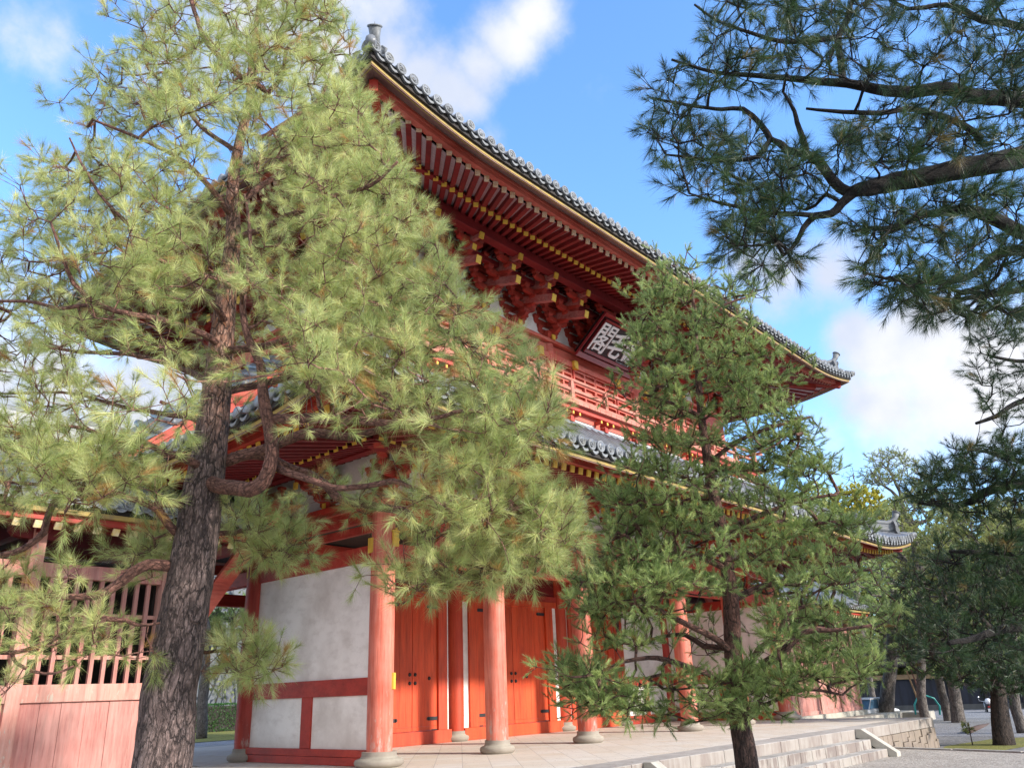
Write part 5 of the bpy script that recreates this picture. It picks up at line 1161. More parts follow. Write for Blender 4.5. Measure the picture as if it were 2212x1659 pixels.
# ================================================================== STAIR PAVILIONS either side of the gate
def pavilion(mirror, label):
    def X(x): return GX-x if mirror else x
    root = thing('stair_pavilion', (X(-9), 4.6, -.4), label, 'pavilion', 'stair pavilions beside the gate')
    def bx(mb, x0, x1, y0, y1, z0, z1, a=.5): a0, a1 = sorted((X(x0), X(x1))); mb.box(a0, a1, y0, y1, z0, z1, 0, a)
    posts = [-3.05-2.45*k for k in range(6)]
    YF, YB = 3.0, 6.2
    pm_ = MB(); pm_.box(-.115, .115, -.115, .115, -.22, 4.30); pme_ = pm_.mesh('post', POSTP)
    for x in posts:
        for y in (YF, YB): inst('post', pme_, root, Matrix.Translation((X(x), y, 0)))
    mb = MB(); bx(mb, posts[-1]-.3, -2.7, YF-.25, YB+.25, -.42, -.2); mb.build('plinth', STONE, root)
    for x0, x1 in zip(posts[:-1], posts[1:]):
        a, b = x1+.115, x0-.115
        for y in (YF, YB):
            f = MB(); bx(f, a, b, y-.085, y+.085, 3.43, 3.68); f.build('head_beam', PINK, root, bevel=.008); f = MB(); bx(f, a, b, y-.10, y+.10, 1.33, 1.62); fo = f.build('sill_beam', POSTP, root, bevel=.008); f = MB(); bx(f, a, b, y-.09, y+.09, -.2, -.04); f.build('base_beam', PINK, root, bevel=.008)
            l = MB(); n = 10; sp = (b-a)/n
            for k in range(1, n): bx(l, a+k*sp-.034, a+k*sp+.034, y-.045, y+.03, 1.62, 3.43)
            lo = l.build('lattice', PINK, fo)
            r_ = MB(); bx(r_, a, b, y+.031, y+.06, 2.04, 2.11); bx(r_, a, b, y+.031, y+.06, 2.78, 2.85); r_.build('lattice_rail', POSTP, fo)
            p_ = MB(); q = a
            while q < b-.05:
                w = min(random.uniform(.32, .46), b-q); bx(p_, q+.003, q+w-.003, y-.045+random.uniform(-.005, .005), y+.02, -.04, 1.33, random.random()); q += w
            p_.build('board_panel', PINK, fo)
    mb = MB()
    for y in (YF, YB): bx(mb, posts[-1]-.6, -2.3, y-.1, y+.1, 4.30, 4.42)
    for x in posts: bx(mb, x-.09, x+.09, YF-.3, YB+.3, 4.18, 4.30)
    for x in posts:                                       # boat-shaped arms on the posts
        for y in (YF,): mb.prism(arm_poly(0, .50, 3.9, .22), 'y', y-.08, y+.08, 0, Matrix.Translation((X(x), 0, .18)))
    mb.build('wall_plates', DARKRED, root)
    mb = MB(); bx(mb, posts[-1]+.1, -3.1, YF+.2, YB-.2, 3.75, 3.8); bx(mb, posts[-1]+.1, -3.1, YB-.2, YB-.15, -.2, 3.75); bx(mb, -3.2, -3.15, YF+.15, YB-.2, -.2, 3.75); mb.build('dark_interior_sheets', DARK, root)  # dark sheets added inside so the lattice shows a dim interior
    # roof
    E0, E1, ZE, ZR, YR = posts[-1]-1.4, -1.45, 4.70, 6.45, 4.6; ye0, ye1 = 2.1, 7.1
    def zr(y): q = (abs(y-YR))/(YR-ye0); return ZR-(ZR-ZE)*(1.25*q-.25*q*q) if q > 0 else ZR
    rf = MB(); n = 8
    for s_, (ya, yb_) in enumerate(((ye0, YR), (ye1, YR))):
        V = []
        for i in range(n+1):
            y = ya+(yb_-ya)*i/n
            for x in (E0, E1): V.append((X(x), y, zr(y)-.06))
        rf.add(V, [(2*i, 2*i+1, 2*i+3, 2*i+2) for i in range(n)])
    roof = rf.build('roof', TILE, root)
    tl = MB(); k = 0; x = E1-.1; R_ = Matrix.Rotation(PI/2, 4, 'X'); lips = MB()
    dm = MB(); dm.lathe([(.105, -.02), (.11, 0), (.105, .02), (.088, .022), (.086, .006), (0, .006)], (0, 0, 0), 20, 0, R_)
    for q in range(2):
        pts = [((.065-.03*q-.004*t)*math.cos(t*.8+q*PI), -.012, (.065-.03*q-.004*t)*math.sin(t*.8+q*PI)) for t in range(7)]; dm.tube(pts, [.011]*6+[.004], 6)
    dme = dm.mesh('end_tile', TILEFACE); cnt = 0
    while x > E0+.05:
        pts = [(X(x), y, zr(y)+.0) for y in np.linspace(ye0-.02, YR, 8)]; tl.tube(pts, [.10]*8, 8)
        pts = [(X(x), y, zr(y)+.0) for y in np.linspace(ye1+.02, YR, 8)]; tl.tube(pts, [.10]*8, 8)
        if cnt < 50: inst('end_tile', dme, roof, Matrix.Translation((X(x), ye0-.035, ZE)))
        xc = X(x-.155)
        for (dz, rr) in ((0, .155), (.05, .135), (.095, .115)):
            up_ = [(xc-rr+2*rr*q/8, ZE-.03-.10*(1-(-1+2*q/8)**2)+dz+.012) for q in range(9)]; lo_ = [(p_[0], p_[1]-.035) for p_ in up_]
            poly = up_+lo_[::-1]; m_ = len(poly); lips.add([(a_, ye0-.03+dz*.8, b_) for a_, b_ in poly]+[(a_, ye0+.25, b_+.12) for a_, b_ in poly], [tuple(range(m_))[::-1]]+[(i, (i+1) % m_, m_+(i+1) % m_, m_+i) for i in range(m_)])
        x -= .31; cnt += 1
    tl.build('tile_rows', TILE, roof); lips.build('pan_tile_lips', TILEFACE, roof)
    rg_ = MB()
    for (w, z0, z1) in ((.2, -.06, .09), (.17, .10, .19), (.15, .20, .28), (.13, .29, .37)): bx(rg_, E0, E1, YR-w, YR+w, ZR+z0, ZR+z1)
    rg_.tube([(X(E0), YR, ZR+.42), (X((E0+E1)/2), YR, ZR+.42), (X(E1), YR, ZR+.42)], [.09]*3, 10)
    for y in (ye0+.12, ye1-.12):
        rg_.tube([(X(E1-.12), yy, zr(yy)+.13) for yy in np.linspace(y, YR, 8)], [.10]*8, 8)
    rg_.tube([(X(E1-.12), ye0+.2, ZE+.2), (X(E1-.12), ye0+.05, ZE+.32), (X(E1-.12), ye0+.1, ZE+.55)], [.10, .09, .03], 10)
    rg_.build('ridge', TILE, roof)
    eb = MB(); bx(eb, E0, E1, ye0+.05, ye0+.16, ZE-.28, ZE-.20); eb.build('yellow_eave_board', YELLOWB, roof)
    eb = MB(); bx(eb, E0, E1, ye0+.10, ye0+.2, ZE-.20, ZE-.1); eb.build('eave_bedding', DARK, roof)
    eb = MB(); bx(eb, E0, E1, ye0+.16, ye0+.34, ZE-.40, ZE-.285); eb.build('eave_beam', VERM, roof)
    sk = MB(); sk.add([(X(E0), ye0+.3, ZE-.30), (X(E1), ye0+.3, ZE-.30), (X(E1), YR, ZR-.35), (X(E0), YR, ZR-.35)], [(0, 1, 2, 3)]); sk.add([(X(E0), ye1-.3, ZE-.30), (X(E1), ye1-.3, ZE-.30), (X(E1), YR, ZR-.35), (X(E0), YR, ZR-.35)], [(0, 1, 2, 3)])
    sk.build('soffit_planks', DARKRED, roof)
    rm = MB(); rm.box(-.055, .055, 0, 1, -.06, .06); rme = rm.mesh('rafter', DARKRED); tm = MB(); tm.box(-.06, .06, -.012, .03, -.065, .065); tme = tm.mesh('cream_tip', PALETIP)
    x = E1-.3
    while x > E0+.1:
        p0 = Vector((X(x), ye0+.22, ZE-.475)); p1 = Vector((X(x), YR, ZE-.475+.62*(YR-ye0-.22))); d = p1-p0; L_ = d.length; d.normalize(); sdv = Vector((1, 0, 0)); u = sdv.cross(d)
        m_ = Matrix(((sdv.x, d.x*L_, u.x, p0.x), (sdv.y, d.y*L_, u.y, p0.y), (sdv.z, d.z*L_, u.z, p0.z), (0, 0, 0, 1))); r_ = inst('rafter', rme, roof, m_)
        m2 = Matrix(((sdv.x, d.x, u.x, p0.x), (sdv.y, d.y, u.y, p0.y), (sdv.z, d.z, u.z, p0.z), (0, 0, 0, 1))); inst('rafter_tip', tme, roof, m2); x -= .335
    # covered flight climbing to the gate's upper floor
    sr = MB()
    for y0, y1, z_ in ((3.5, 4.6, 0), (4.6, 5.7, 0)):
        za, zb_ = 5.85, 9.3; dy = .45
        V = [(X(-4.3), y0, za+(0 if y0 < 4 else dy)), (X(-.1), y0, zb_+(0 if y0 < 4 else dy)), (X(-.1), y1, zb_+(dy if y0 < 4 else 0)), (X(-4.3), y1, za+(dy if y0 < 4 else 0))]
        sr.add(V, [(0, 1, 2, 3)])
    stair = sr.build('stair_roof', TILE, root)
    m_ = MB()
    for j in range(13):
        t0 = j/13; x_ = -4.3+4.2*t0; z_ = 5.85+3.45*t0; m_.tube([(X(x_), 3.5, z_+.05), (X(x_), 4.6, z_+.5)], [.08, .08], 8)
    m_.build('tile_rows', TILE, stair)
    m_ = MB(); m_.beam((X(-4.3), 3.52, 5.72), (X(-.1), 3.52, 9.17), .12, .16); m_.beam((X(-4.3), 3.62, 5.5), (X(-.1), 3.62, 8.95), .12, .22); m_.build('eave_beam', VERM, stair)
    for yy in (3.12, 5.4): m_ = MB(); m_.beam((X(-3.0), yy, 1.75), (X(-.5), yy, 5.45), .12, .34); m_.build('stair_string', VERM_FACADE, root)
    tr_ = MB(); tr_.box(min(X(-3.0), X(-2.99)), max(X(-3.0), X(-2.99)), 3.18, 5.34, 3.8, 4.2)
    return root
PALETIP = simple('cream_rafter_tips', (.80, .72, .50), (.72, .50, .14), 10, .7)
pavilion(False, 'long pink latticed pavilion with tile roof behind the thick pine trunk on the left')
pavilion(True, 'pink boarded pavilion beyond the right end of the gate, mostly hidden by pines')
tb = MB(); tb.box(GX+3.1, 38, 1.9, 7.6, -2.2, -.424); tb.box(36.2, 38.2, .9, 1.9, -2.2, -.45)
tb2 = MB(); tb2.box(-20, -2.4, 2.4, 7.6, -1.0, -.424); tag(tb2.build('stone_terrace', STONE, bevel=.02), 'low stone terrace under the left latticed pavilion', 'terrace')
ob = tb.build('stone_terrace', STONE, bevel=.02); tag(ob, 'low pale stone terrace beyond the platform, in front of the parked car', 'terrace')

# ================================================================== BACKGROUND
def gz(x, y): return Z_L-float(np.clip((x-24)/20, 0, 1))*.42
# the lower ground dips a little beyond the gate
bpy.data.objects['ground'].data.clear_geometry()
gv = []; gf = []; gxs = [-900, 24, 29, 34, 39, 44, 900]
for x in gxs:
    for y in (-900, 900): gv.append((x, y, gz(x, 0)-.004))
for i in range(len(gxs)-1): gf.append((2*i, 2*i+2, 2*i+3, 2*i+1))
bpy.data.objects['ground'].data.from_pydata(gv, [], gf)
def bgtree(label, trunk, hd, polys, r_px, m_crown, barks, seed, npts, nl=.22, nw=.03, n=16, Ls=.35, k=4, thick=2.5, base=None, limbs=(), cat='tree', group=None, name='pine_tree', up=.5, tint_mu=.45, th=(25, 80), grow=9, dead=.01, leafr=.006):
    rg = np.random.default_rng(seed); t = Tree(seed)
    pts = [at(x, y, hd) for x, y in trunk]; f = np.array(pts[0]); f[2] = (gz(f[0], f[1]) if f[1] < 15 else -.32)-.05
    s_ = hd/FPX*1.1
    rr = np.linspace(r_px, r_px*.35, len(pts))*s_; t.limb([f]+pts, [rr[0]*1.08]+list(rr), 14, .4, .05, bark=0)
    for L_, r0 in limbs: t.limb([at(x, y, hd+dz) for x, y, dz in L_], np.linspace(r0, r0*.4, len(L_))*s_, 8, .3, .06, bark=0)
    P_ = []
    for poly, q in polys:
        cx_ = np.mean([a for a, b in poly]); hw = (max(a for a, b in poly)-min(a for a, b in poly))/2
        for x, y in in_poly(poly, int(npts*q), rg):
            dd = math.sqrt(max(0, 1-((x-cx_)/hw)**2))*hw*hd/FPX; P_.append(at(x, y, hd+rg.uniform(-1, 1)*min(dd, thick)))
    t.twig_bend = .2; t.grow(P_, maxd=grow, steps=.35)
    root = thing(name, tuple(f), label, cat, group)
    finish(root, t, m_crown, barks, rg, k, Ls, .8, up, n, nl, nw, .2, dead=dead, dead_tufts=dead, leafr=leafr, th=th, droop=0, tint_mu=tint_mu)
    return root
bgtree('umbrella topped tall pine rising above all the trees behind the gate roof corner', [(2000, 1330), (1985, 1200), (1962, 1130), (1948, 1085), (1940, 1050)], 44,
       [([(1862, 1012), (1872, 985), (1905, 972), (1945, 975), (1980, 1000), (1995, 1035), (1970, 1060), (1935, 1040), (1905, 1058), (1868, 1040)], 1)], 7, NEEDLEB, [BARKGR], 41, 190, thick=2.2, k=3, n=12, nl=.2, nw=.026,
       limbs=[([(1948, 1085, 0), (1925, 1060, 0), (1895, 1040, .3)], 4), ([(1950, 1080, 0), (1975, 1055, 0), (1988, 1035, 0)], 4), ([(1943, 1060, 0), (1925, 1025, -.3), (1905, 1000, -.4)], 3)])
bgtree('bushy yellow green broadleaf tree just above the lower roof corner', [(1850, 1300), (1850, 1180), (1850, 1110)], 52, [([(1800, 1090), (1815, 1060), (1850, 1048), (1890, 1062), (1905, 1090), (1900, 1150), (1860, 1175), (1800, 1160)], 1)], 5, LEAFY, [BARKGR], 42, 230, nl=.2, nw=.11, n=16, Ls=.4, k=4, name='broadleaf_tree', up=.1, tint_mu=.5)
bgtree('olive pine standing right behind the corner of the lower roof', [(1990, 1500), (1990, 1330), (1975, 1200), (1965, 1130)], 38, [([(1880, 1120), (1930, 1080), (2010, 1050), (2060, 1090), (2110, 1180), (2090, 1260), (1960, 1260), (1890, 1200)], 1)], 8, NEEDLEB, [BARKGR], 43, 420, thick=3, limbs=[([(1985, 1290, 0), (2030, 1230, -.5), (2060, 1180, -.7)], 4), ([(1980, 1250, 0), (1940, 1190, .4), (1905, 1160, .5)], 4)])
bgtree('yellowish pine with a forked grey trunk at the right edge of the court', [(2190, 1500), (2188, 1340), (2176, 1280), (2160, 1200)], 33, [([(2000, 1150), (2060, 1100), (2150, 1080), (2260, 1090), (2260, 1330), (2120, 1340), (2010, 1290)], 1)], 9, NEEDLEB, [BARKGR], 44, 620, thick=3, tint_mu=.55, limbs=[([(2185, 1310, 0), (2140, 1290, -.4), (2090, 1285, -.6)], 5), ([(2185, 1300, 0), (2215, 1285, .3), (2250, 1270, .5)], 5)])
bgtree('pine with a pale straight trunk beside the dark shed, nearest the pink pavilion', [(1914, 1540), (1922, 1450), (1926, 1360), (1930, 1280)], 46, [([(1770, 1210), (1850, 1180), (1990, 1190), (2040, 1300), (2030, 1420), (1930, 1445), (1800, 1430), (1740, 1350)], 1)], 14, NEEDLE2, [BARKGR], 45, 620, thick=3, tint_mu=.6)
bgtree('leaning pine trunk between the dark shed and the parked motorcycle', [(2068, 1550), (2058, 1470), (2050, 1400), (2046, 1330)], 42, [([(1960, 1290), (2100, 1260), (2240, 1270), (2240, 1440), (2100, 1460), (1980, 1450)], 1)], 12, NEEDLE2, [BARKGR], 46, 520, thick=3)
bgtree('thick dark barked pine at the right edge beside the motorcycle', [(2166, 1595), (2162, 1520), (2158, 1440), (2150, 1350)], 28, [([(1945, 1230), (2050, 1200), (2250, 1170), (2260, 1500), (2180, 1500), (2060, 1475), (1965, 1445), (1925, 1330)], 1)], 18, NEEDLE3, [BARKT], 47, 760, nl=.17, nw=.018, n=26, Ls=.3, thick=2.2, k=4, limbs=[([(2158, 1440, 0), (2090, 1400, -.5), (2010, 1390, -.9)], 7), ([(2155, 1400, 0), (2190, 1350, -.3), (2230, 1300, -.5)], 7), ([(2152, 1370, 0), (2080, 1300, -.4), (2000, 1260, -.6)], 6)])
# dark pine whose trunk stands just off the right edge
rg = np.random.default_rng(52); H5 = 9.0; t5 = Tree(13)
def L5(*p_): return [at(x, y, H5+(dz[0] if dz else 0)) for (x, y, *dz) in p_]
p5 = lambda r: r*H5/FPX*1.1
q0 = at(2420, 1300, H5+1.0); f5 = np.array([q0[0], q0[1], Z_G-.05])
t5.limb([f5, q0]+L5((2400, 1100, 1.0), (2390, 900, 1.0), (2380, 700, 1.0)), [.21, .18, .14, .10, .05], 18, .15, .02)
for pts, rr in [([(2405, 1150, 1), (2300, 1040, .6), (2212, 1045, .3), (2140, 1060, .2), (2090, 1085, 0), (2040, 1090, 0), (1985, 1085, 0)], [13, 12, 11, 9, 7, 5, 3]), ([(2395, 930, 1), (2300, 960, .6), (2230, 1000, .4), (2170, 985, .2), (2100, 970, 0)], [11, 9, 7, 5, 3]),
                ([(2390, 850, 1), (2300, 860, .6), (2212, 865, .4), (2150, 900, .2), (2110, 915, .1)], [9, 8, 6, 4.5, 3]), ([(2385, 760, 1), (2290, 770, .6), (2212, 780, .4), (2140, 770, .3)], [8, 6, 4.5, 3]),
                ([(2410, 1250, 1), (2300, 1350, .3), (2212, 1350, -.2), (2120, 1375, -.5), (2050, 1390, -.7)], [13, 11, 9, 6, 4]), ([(2405, 1200, 1), (2300, 1210, .4), (2212, 1215, .1), (2120, 1195, -.1), (2050, 1190, -.2)], [11, 9, 7, 5, 3])]: t5.limb(L5(*pts), [p5(r) for r in rr], 12, .1, .04)
P5 = []
for poly, n_, a, b in [([(2110, 720), (2180, 690), (2330, 690), (2330, 940), (2140, 940), (2110, 900)], 90, -.5, .7), ([(1960, 1060), (2020, 1010), (2080, 960), (2330, 960), (2330, 1130), (2200, 1130), (2060, 1105), (1970, 1090)], 230, -.7, .5),
                       ([(2000, 1180), (2150, 1160), (2330, 1150), (2330, 1300), (2150, 1290), (2020, 1230)], 100, -.7, .5), ([(1980, 1320), (2150, 1300), (2330, 1300), (2330, 1430), (2150, 1440), (2000, 1420)], 66, -.8, .2), ([(2350, 500), (2700, 500), (2700, 1300), (2350, 1300)], 120, -.5, 2.2)]:
    P5 += [at(x, y, H5+rg.uniform(a, b)) for x, y in in_poly(poly, n_, rg)]
t5.twig_bend = .22; t5.grow(P5, steps=.1, rise=.15)
pine5 = thing('pine_tree', tuple(f5), 'dark blue green pine reaching in from beyond the right edge below the overhanging limbs', 'tree')
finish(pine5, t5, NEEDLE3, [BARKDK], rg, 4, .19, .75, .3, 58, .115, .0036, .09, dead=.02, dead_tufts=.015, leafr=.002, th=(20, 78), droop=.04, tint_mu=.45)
# leafless tree, far off
rg = np.random.default_rng(61); tb_ = Tree(21); hd = 55
f = at(1845, 1300, hd); f[2] = gz(f[0], 0); s_ = hd/FPX
tb_.limb([f, at(1845, 1200, hd), at(1846, 1120, hd), at(1848, 1060, hd), at(1842, 1010, hd)], [4*s_, 3.2*s_, 2.4*s_, 1.5*s_, .5*s_], 8, .5, .05)
tb_.twig_bend = .1; tb_.grow([at(x, y, hd+rg.uniform(-2, 2)) for x, y in in_poly([(1800, 1080), (1810, 1030), (1845, 1000), (1890, 1040), (1895, 1090), (1850, 1110)], 130, rg)], steps=.5, rise=-.2)
bare = thing('bare_tree', tuple(f), 'thin leafless tree against the sky left of the umbrella topped pine', 'tree'); tb_.radii(.010); tb_.wood('trunk_and_limbs', [BARKGR], bare)
# garden pine and pale trunk seen through the gap left of the gate
bgtree('clipped garden pine behind the hedge, seen through the open gate bay', [(520, 1530), (515, 1460), (505, 1390), (498, 1340), (470, 1320)], 44, [([(480, 1350), (500, 1305), (545, 1290), (620, 1300), (620, 1360), (530, 1375)], .6), ([(485, 1430), (530, 1425), (580, 1440), (540, 1455)], .2), ([(440, 1330), (470, 1300), (480, 1330), (460, 1370), (435, 1380)], .3)], 5, NEEDLE2, [BARKGR], 48, 260, thick=1.5)
rgx = np.random.default_rng(3); tw = Tree(17); hd = 42
f = at(440, 1540, hd); f[2] = -.35
tw.limb([f, at(440, 1510, hd), at(442, 1440, hd), at(448, 1380, hd), at(440, 1300, hd), at(450, 1200, hd)], [.26, .24, .22, .2, .16, .1], 16, .3, .04)
tw.limb([at(448, 1385, hd), at(400, 1330, hd), at(350, 1250, hd)], [.12, .09, .05], 8, .3, .05); tw.tips = []
wt = thing('tree_trunk', tuple(f), 'pale weathered trunk behind the hedge, seen just right of the thick pine trunk', 'tree'); tw.radii(); tw.wood('trunk_and_limbs', [BARKGR], wt)
# hedge
rg = np.random.default_rng(71); HX0, HX1, HY0, HY1, HZ0, HZ1 = -8, 34, 34.0, 35.4, -.32, 1.2
hedge = thing('hedge', (14, 34.7, HZ0), 'long clipped dark green hedge behind the gate', 'hedge')
mb = MB(); mb.box(HX0+.1, HX1-.1, HY0+.1, HY1-.1, HZ0, HZ1-.1); mb.build('dark_core', DARK, hedge)  # solid dark filler box added behind the leaves
def leafcards(rg, n, fn, size):
    P_ = np.array([fn(rg) for _ in range(n)]); a = unit(rg.normal(0, 1, (n, 3))); b = unit(np.cross(a, rg.normal(0, 1, (n, 3)))); s_ = size*rg.uniform(.6, 1.3, (n, 1))
    return np.stack([P_-a*s_*.5, P_+b*s_*.35, P_+a*s_*.5], 1).reshape(-1, 3), np.clip(rg.normal(.4, .22, n), 0, .9)
def hp(rg):
    u = rg.random()
    if u < .7: return (rg.uniform(6, 26), HY0+rg.normal(0, .04), rg.uniform(HZ0, HZ1))
    return (rg.uniform(6, 26), rg.uniform(HY0, HY1), HZ1+rg.normal(0, .03))
V, ti = leafcards(rg, 16000, hp, .11); tri_mesh('leaves', V, ti, HEDGE, hedge)
# sheeted scaffold behind the hedge
m, nt, b = mat('shaded_grey_blue_sheeting'); n_ = noise(nt, coords(nt, scale=(1, 1, .35)), .8, 5, .6)
nt.links.new(mixc(nt, mrange(nt, n_, .35, .7), (.085, .095, .115), (.15, .165, .185)), b.inputs['Base Color']); b.inputs['Roughness'].default_value = .6; bump(nt, b, n_, .8, .3); SHEET = m  # base colour darkened for the trees' shade on the sheet
GREYP = simple('grey_pole', (.16, .17, .18))
sc_ = thing('sheeted_scaffold', (20, 42, -.3), 'grey blue construction sheeting hung on poles behind the hedge', 'scaffold')
mb = MB(); nseg = 90; rgs = np.random.default_rng(5)
for i in range(nseg):
    x0, x1 = -6+i*.5, -5.5+i*.5; y0, y1 = 42+.06*math.sin(i*1.3), 42+.06*math.sin((i+1)*1.3)
    mb.add([(x0, y0, -.3), (x1, y1, -.3), (x1, y1, 11), (x0, y0, 11), (x0, y0+.05, -.3), (x1, y1+.05, -.3), (x1, y1+.05, 11), (x0, y0+.05, 11)], [(0, 1, 2, 3), (7, 6, 5, 4)])
mb.build('sheet', SHEET, sc_)
for x in np.arange(-6, 39, 1.8):
    mb = MB(); mb.tube([(x, 41.85, -.3), (x, 41.85, 11)], [.03, .03], 8); mb.build('pole', GREYP, sc_)
def pol(px_, y, Y): d = ray(px_, y); return CAM+d*((Y-CAM[1])/d[1])
a0, a1, a2 = pol(510, 1392, 41.6), pol(486, 1460, 41.2), pol(525, 1460, 41.2)
al = thing('tripod_ladder', (float(a1[0]), 41.2, -.3), 'dark A shaped garden ladder leaning by the grey sheeting', 'ladder')
for nm, q in (('leg', a1), ('leg', a2)):
    mb = MB(); e = a0+(q-a0)*((a0[2]+.3)/(a0[2]-q[2])); mb.tube([tuple(a0), tuple(e)], [.05, .05], 8); mb.build(nm, IRON, al)
mb = MB(); q = a0+(a2-a0)*.5; q2 = a0+(a1-a0)*.5; mb.tube([tuple(q), tuple(q2)], [.035, .035], 8); mb.build('rung', IRON, al)
# long dark shed beyond the court on the right
c0, c1 = at(1800, 1450, 62), at(2500, 1436, 52); dx = unit((c1-c0)*np.array([1, 1, 0])); nrm = np.array([-dx[1], dx[0], 0.]); nrm = nrm if nrm @ (c0-CAM) > 0 else -nrm
gzz = -1.29; shed = thing('long_shed', (float((c0+c1)[0]/2), float((c0+c1)[1]/2), gzz), 'long low dark walled building with a pale beam under its eaves beyond the court', 'building')
Lw = float(np.linalg.norm((c1-c0)[:2])); SM = Matrix(((dx[0], nrm[0], 0, c0[0]), (dx[1], nrm[1], 0, c0[1]), (0, 0, 1, 0), (0, 0, 0, 1)))
NAVY = simple('dark_board_wall', (.035, .04, .06), (.02, .02, .025), 1.2, .8, sc=(3, 3, .4)); TANB = simple('tan_beam', (.40, .27, .15), (.28, .19, .11), 2, .8); GREYW = simple('grey_render', (.13, .13, .125), (.08, .08, .08), 2)
mb = MB(); mb.box(0, Lw, 0, .2, gzz, 1.1, 0, .5, SM); mb.build('wall', NAVY, shed)
mb = MB(); mb.box(0, Lw, -.06, -.001, gzz, gzz+.75, 0, .5, SM); mb.build('wall_base', GREYW, shed)
mb = MB()
for (u0, u1) in ((0, .30), (.305, .42), (.56, .9)): mb.box(Lw*u0, Lw*u1, -.25, -.02, 1.12, 1.42, 0, .5, SM)
mb.build('beam', TANB, shed)
mb = MB(); mb.box(-1, Lw+1, -.9, 4, 1.9, 2.1, 0, .5, SM); mb.prism([(-1.2, 1.95), (-1.2, 2.1), (2.0, 4.0), (5, 2.1), (5, 1.95)], 'x', -1, Lw+1, 0, SM); mb.build('roof', DARK, shed)
for k in range(9):
    mb = MB(); x = Lw*(k+.5)/9; mb.box(x-.09, x+.09, -.3, -.12, gzz, 1.12, 0, .5, SM); mb.build('post', DARK, shed)
# woods behind everything (reads as one mass)
rg = np.random.default_rng(81)
def wood_pts(rg):
    x = rg.uniform(1700, 2330); top = 1120+60*math.sin(x*.013)+40*math.sin(x*.031+1); y = top+(1470-top)*rg.random()**.9; return at(x, y, rg.uniform(62, 74))
V, ti = leafcards(rg, 60000, wood_pts, .55); wd = tri_mesh('distant_woods', V, ti, NEEDLEB, None); tag(wd, kind='stuff')
def wood_l(rg):
    x = rg.uniform(-1200, 640); top = 1130+40*math.sin(x*.011); y = top+(1520-top)*rg.random(); return at(x, y, rg.uniform(58, 68))
V, ti = leafcards(rg, 26000, wood_l, .5); wd = tri_mesh('distant_woods', V, ti, NEEDLEB, None); tag(wd, kind='stuff')
# props, hose, log, small stones
for (xa, ya, xb_, yb_, r_, lb) in ((1958, 1448, 1990, 1532, .05, 'pale leaning wooden prop by the shed, leftmost of three'), (1968, 1446, 1998, 1530, .045, 'reddish leaning wooden prop by the shed, middle of three'), (1984, 1440, 1996, 1525, .045, 'thin crooked wooden prop by the shed, rightmost of three')):
    a, b = at(xa, ya, 44), at(xb_, yb_, 44); b = a+(b-a)*((a[2]+1.3)/(a[2]-b[2])); mb = MB(); mb.tube([tuple(a), tuple((a+b)/2+np.array([.05, 0, 0])), tuple(b)], [r_*.8, r_, r_*1.1], 8)
    tag(mb.build('wooden_prop', TANB if 'pale' in lb else BARKRED), lb, 'wooden prop', 'props leaning by the shed')
HOSE = simple('turquoise_plastic', (.03, .38, .36), None, 5, .4, 0)
c = at(2003, 1530, 43); mb = MB(); mb.tube([tuple(c+np.array([AR[0]*q*.62, AR[1]*q*.62, z])) for q, z in ((-1, -.25), (-.95, .2), (-.6, .52), (0, .62), (.7, .45), (1.0, .1), (.9, -.3))], [.045]*7, 8)
tag(mb.build('hose_loop', HOSE), 'turquoise hose looped upright on the ground by the shed', 'hose')
def ground_at(x, y):
    d = ray(x, y); t = 8
    while t < 300:
        q = CAM+d*t
        if q[2] <= gz(q[0], q[1]): return q
        t += .05
    return q
a, b = ground_at(2092, 1586), ground_at(2142, 1571); mb = MB(); mb.tube([tuple(a+[0, 0, .1]), tuple((a+b)/2+np.array([0, 0, .12])), tuple(b+[0, 0, .1])], [.12, .13, .10], 10); tag(mb.build('fallen_log', BARK2), 'dark log lying on the grey ground before the thick right hand pine', 'log')
# small pine seedling in the moss by the kerb
rg = np.random.default_rng(91); ts = Tree(4); f = onz(2101, 1608, Z_L); ts.limb([f, f+[0, 0, .25], f+[.02, 0, .5]], [.02, .015, .008], 6, .05, .01); ts.grow([f+np.array([rg.normal(0, .13), rg.normal(0, .13), rg.uniform(.3, .65)]) for _ in range(14)], steps=.06)
sd = thing('seedling', tuple(f), 'small scrubby pine seedling in the moss left of the dark right hand trunk', 'plant'); finish(sd, ts, NEEDLEB, [BARK2], rg, 2, .08, .7, .4, 30, .12, .012, .06)
# ---- motorcycle
mq = ground_at(2140, 1554); fx = AR*np.array([1, 1, 0]); fx = unit(fx*.35+unit(HF)*.93)      # seen mostly from behind
MM = Matrix(((float(fx[0]), float(-fx[1]), 0, float(mq[0])), (float(fx[1]), float(fx[0]), 0, float(mq[1])), (0, 0, 1, float(mq[2])), (0, 0, 0, 1)))
bike = thing('motorcycle', tuple(mq), 'black motorcycle with a white helmet box parked beside the thick right hand pine', 'motorcycle')
RUB = simple('tyre_rubber', (.02, .02, .02), None, 9, .8); BLK = simple('black_enamel', (.025, .025, .03), None, 5, .3, 0); CHR = simple('chrome', (.6, .6, .62), None, 5, .25, 0, metal=1); WHT = simple('white_enamel', (.75, .75, .77), None, 5, .4, 0); REDL = simple('red_lens', (.4, .02, .02), None, 5, .3, 0); GLASSB = simple('blue_tinted_glass', (.18, .34, .50), (.10, .20, .32), 3, .15, 0)
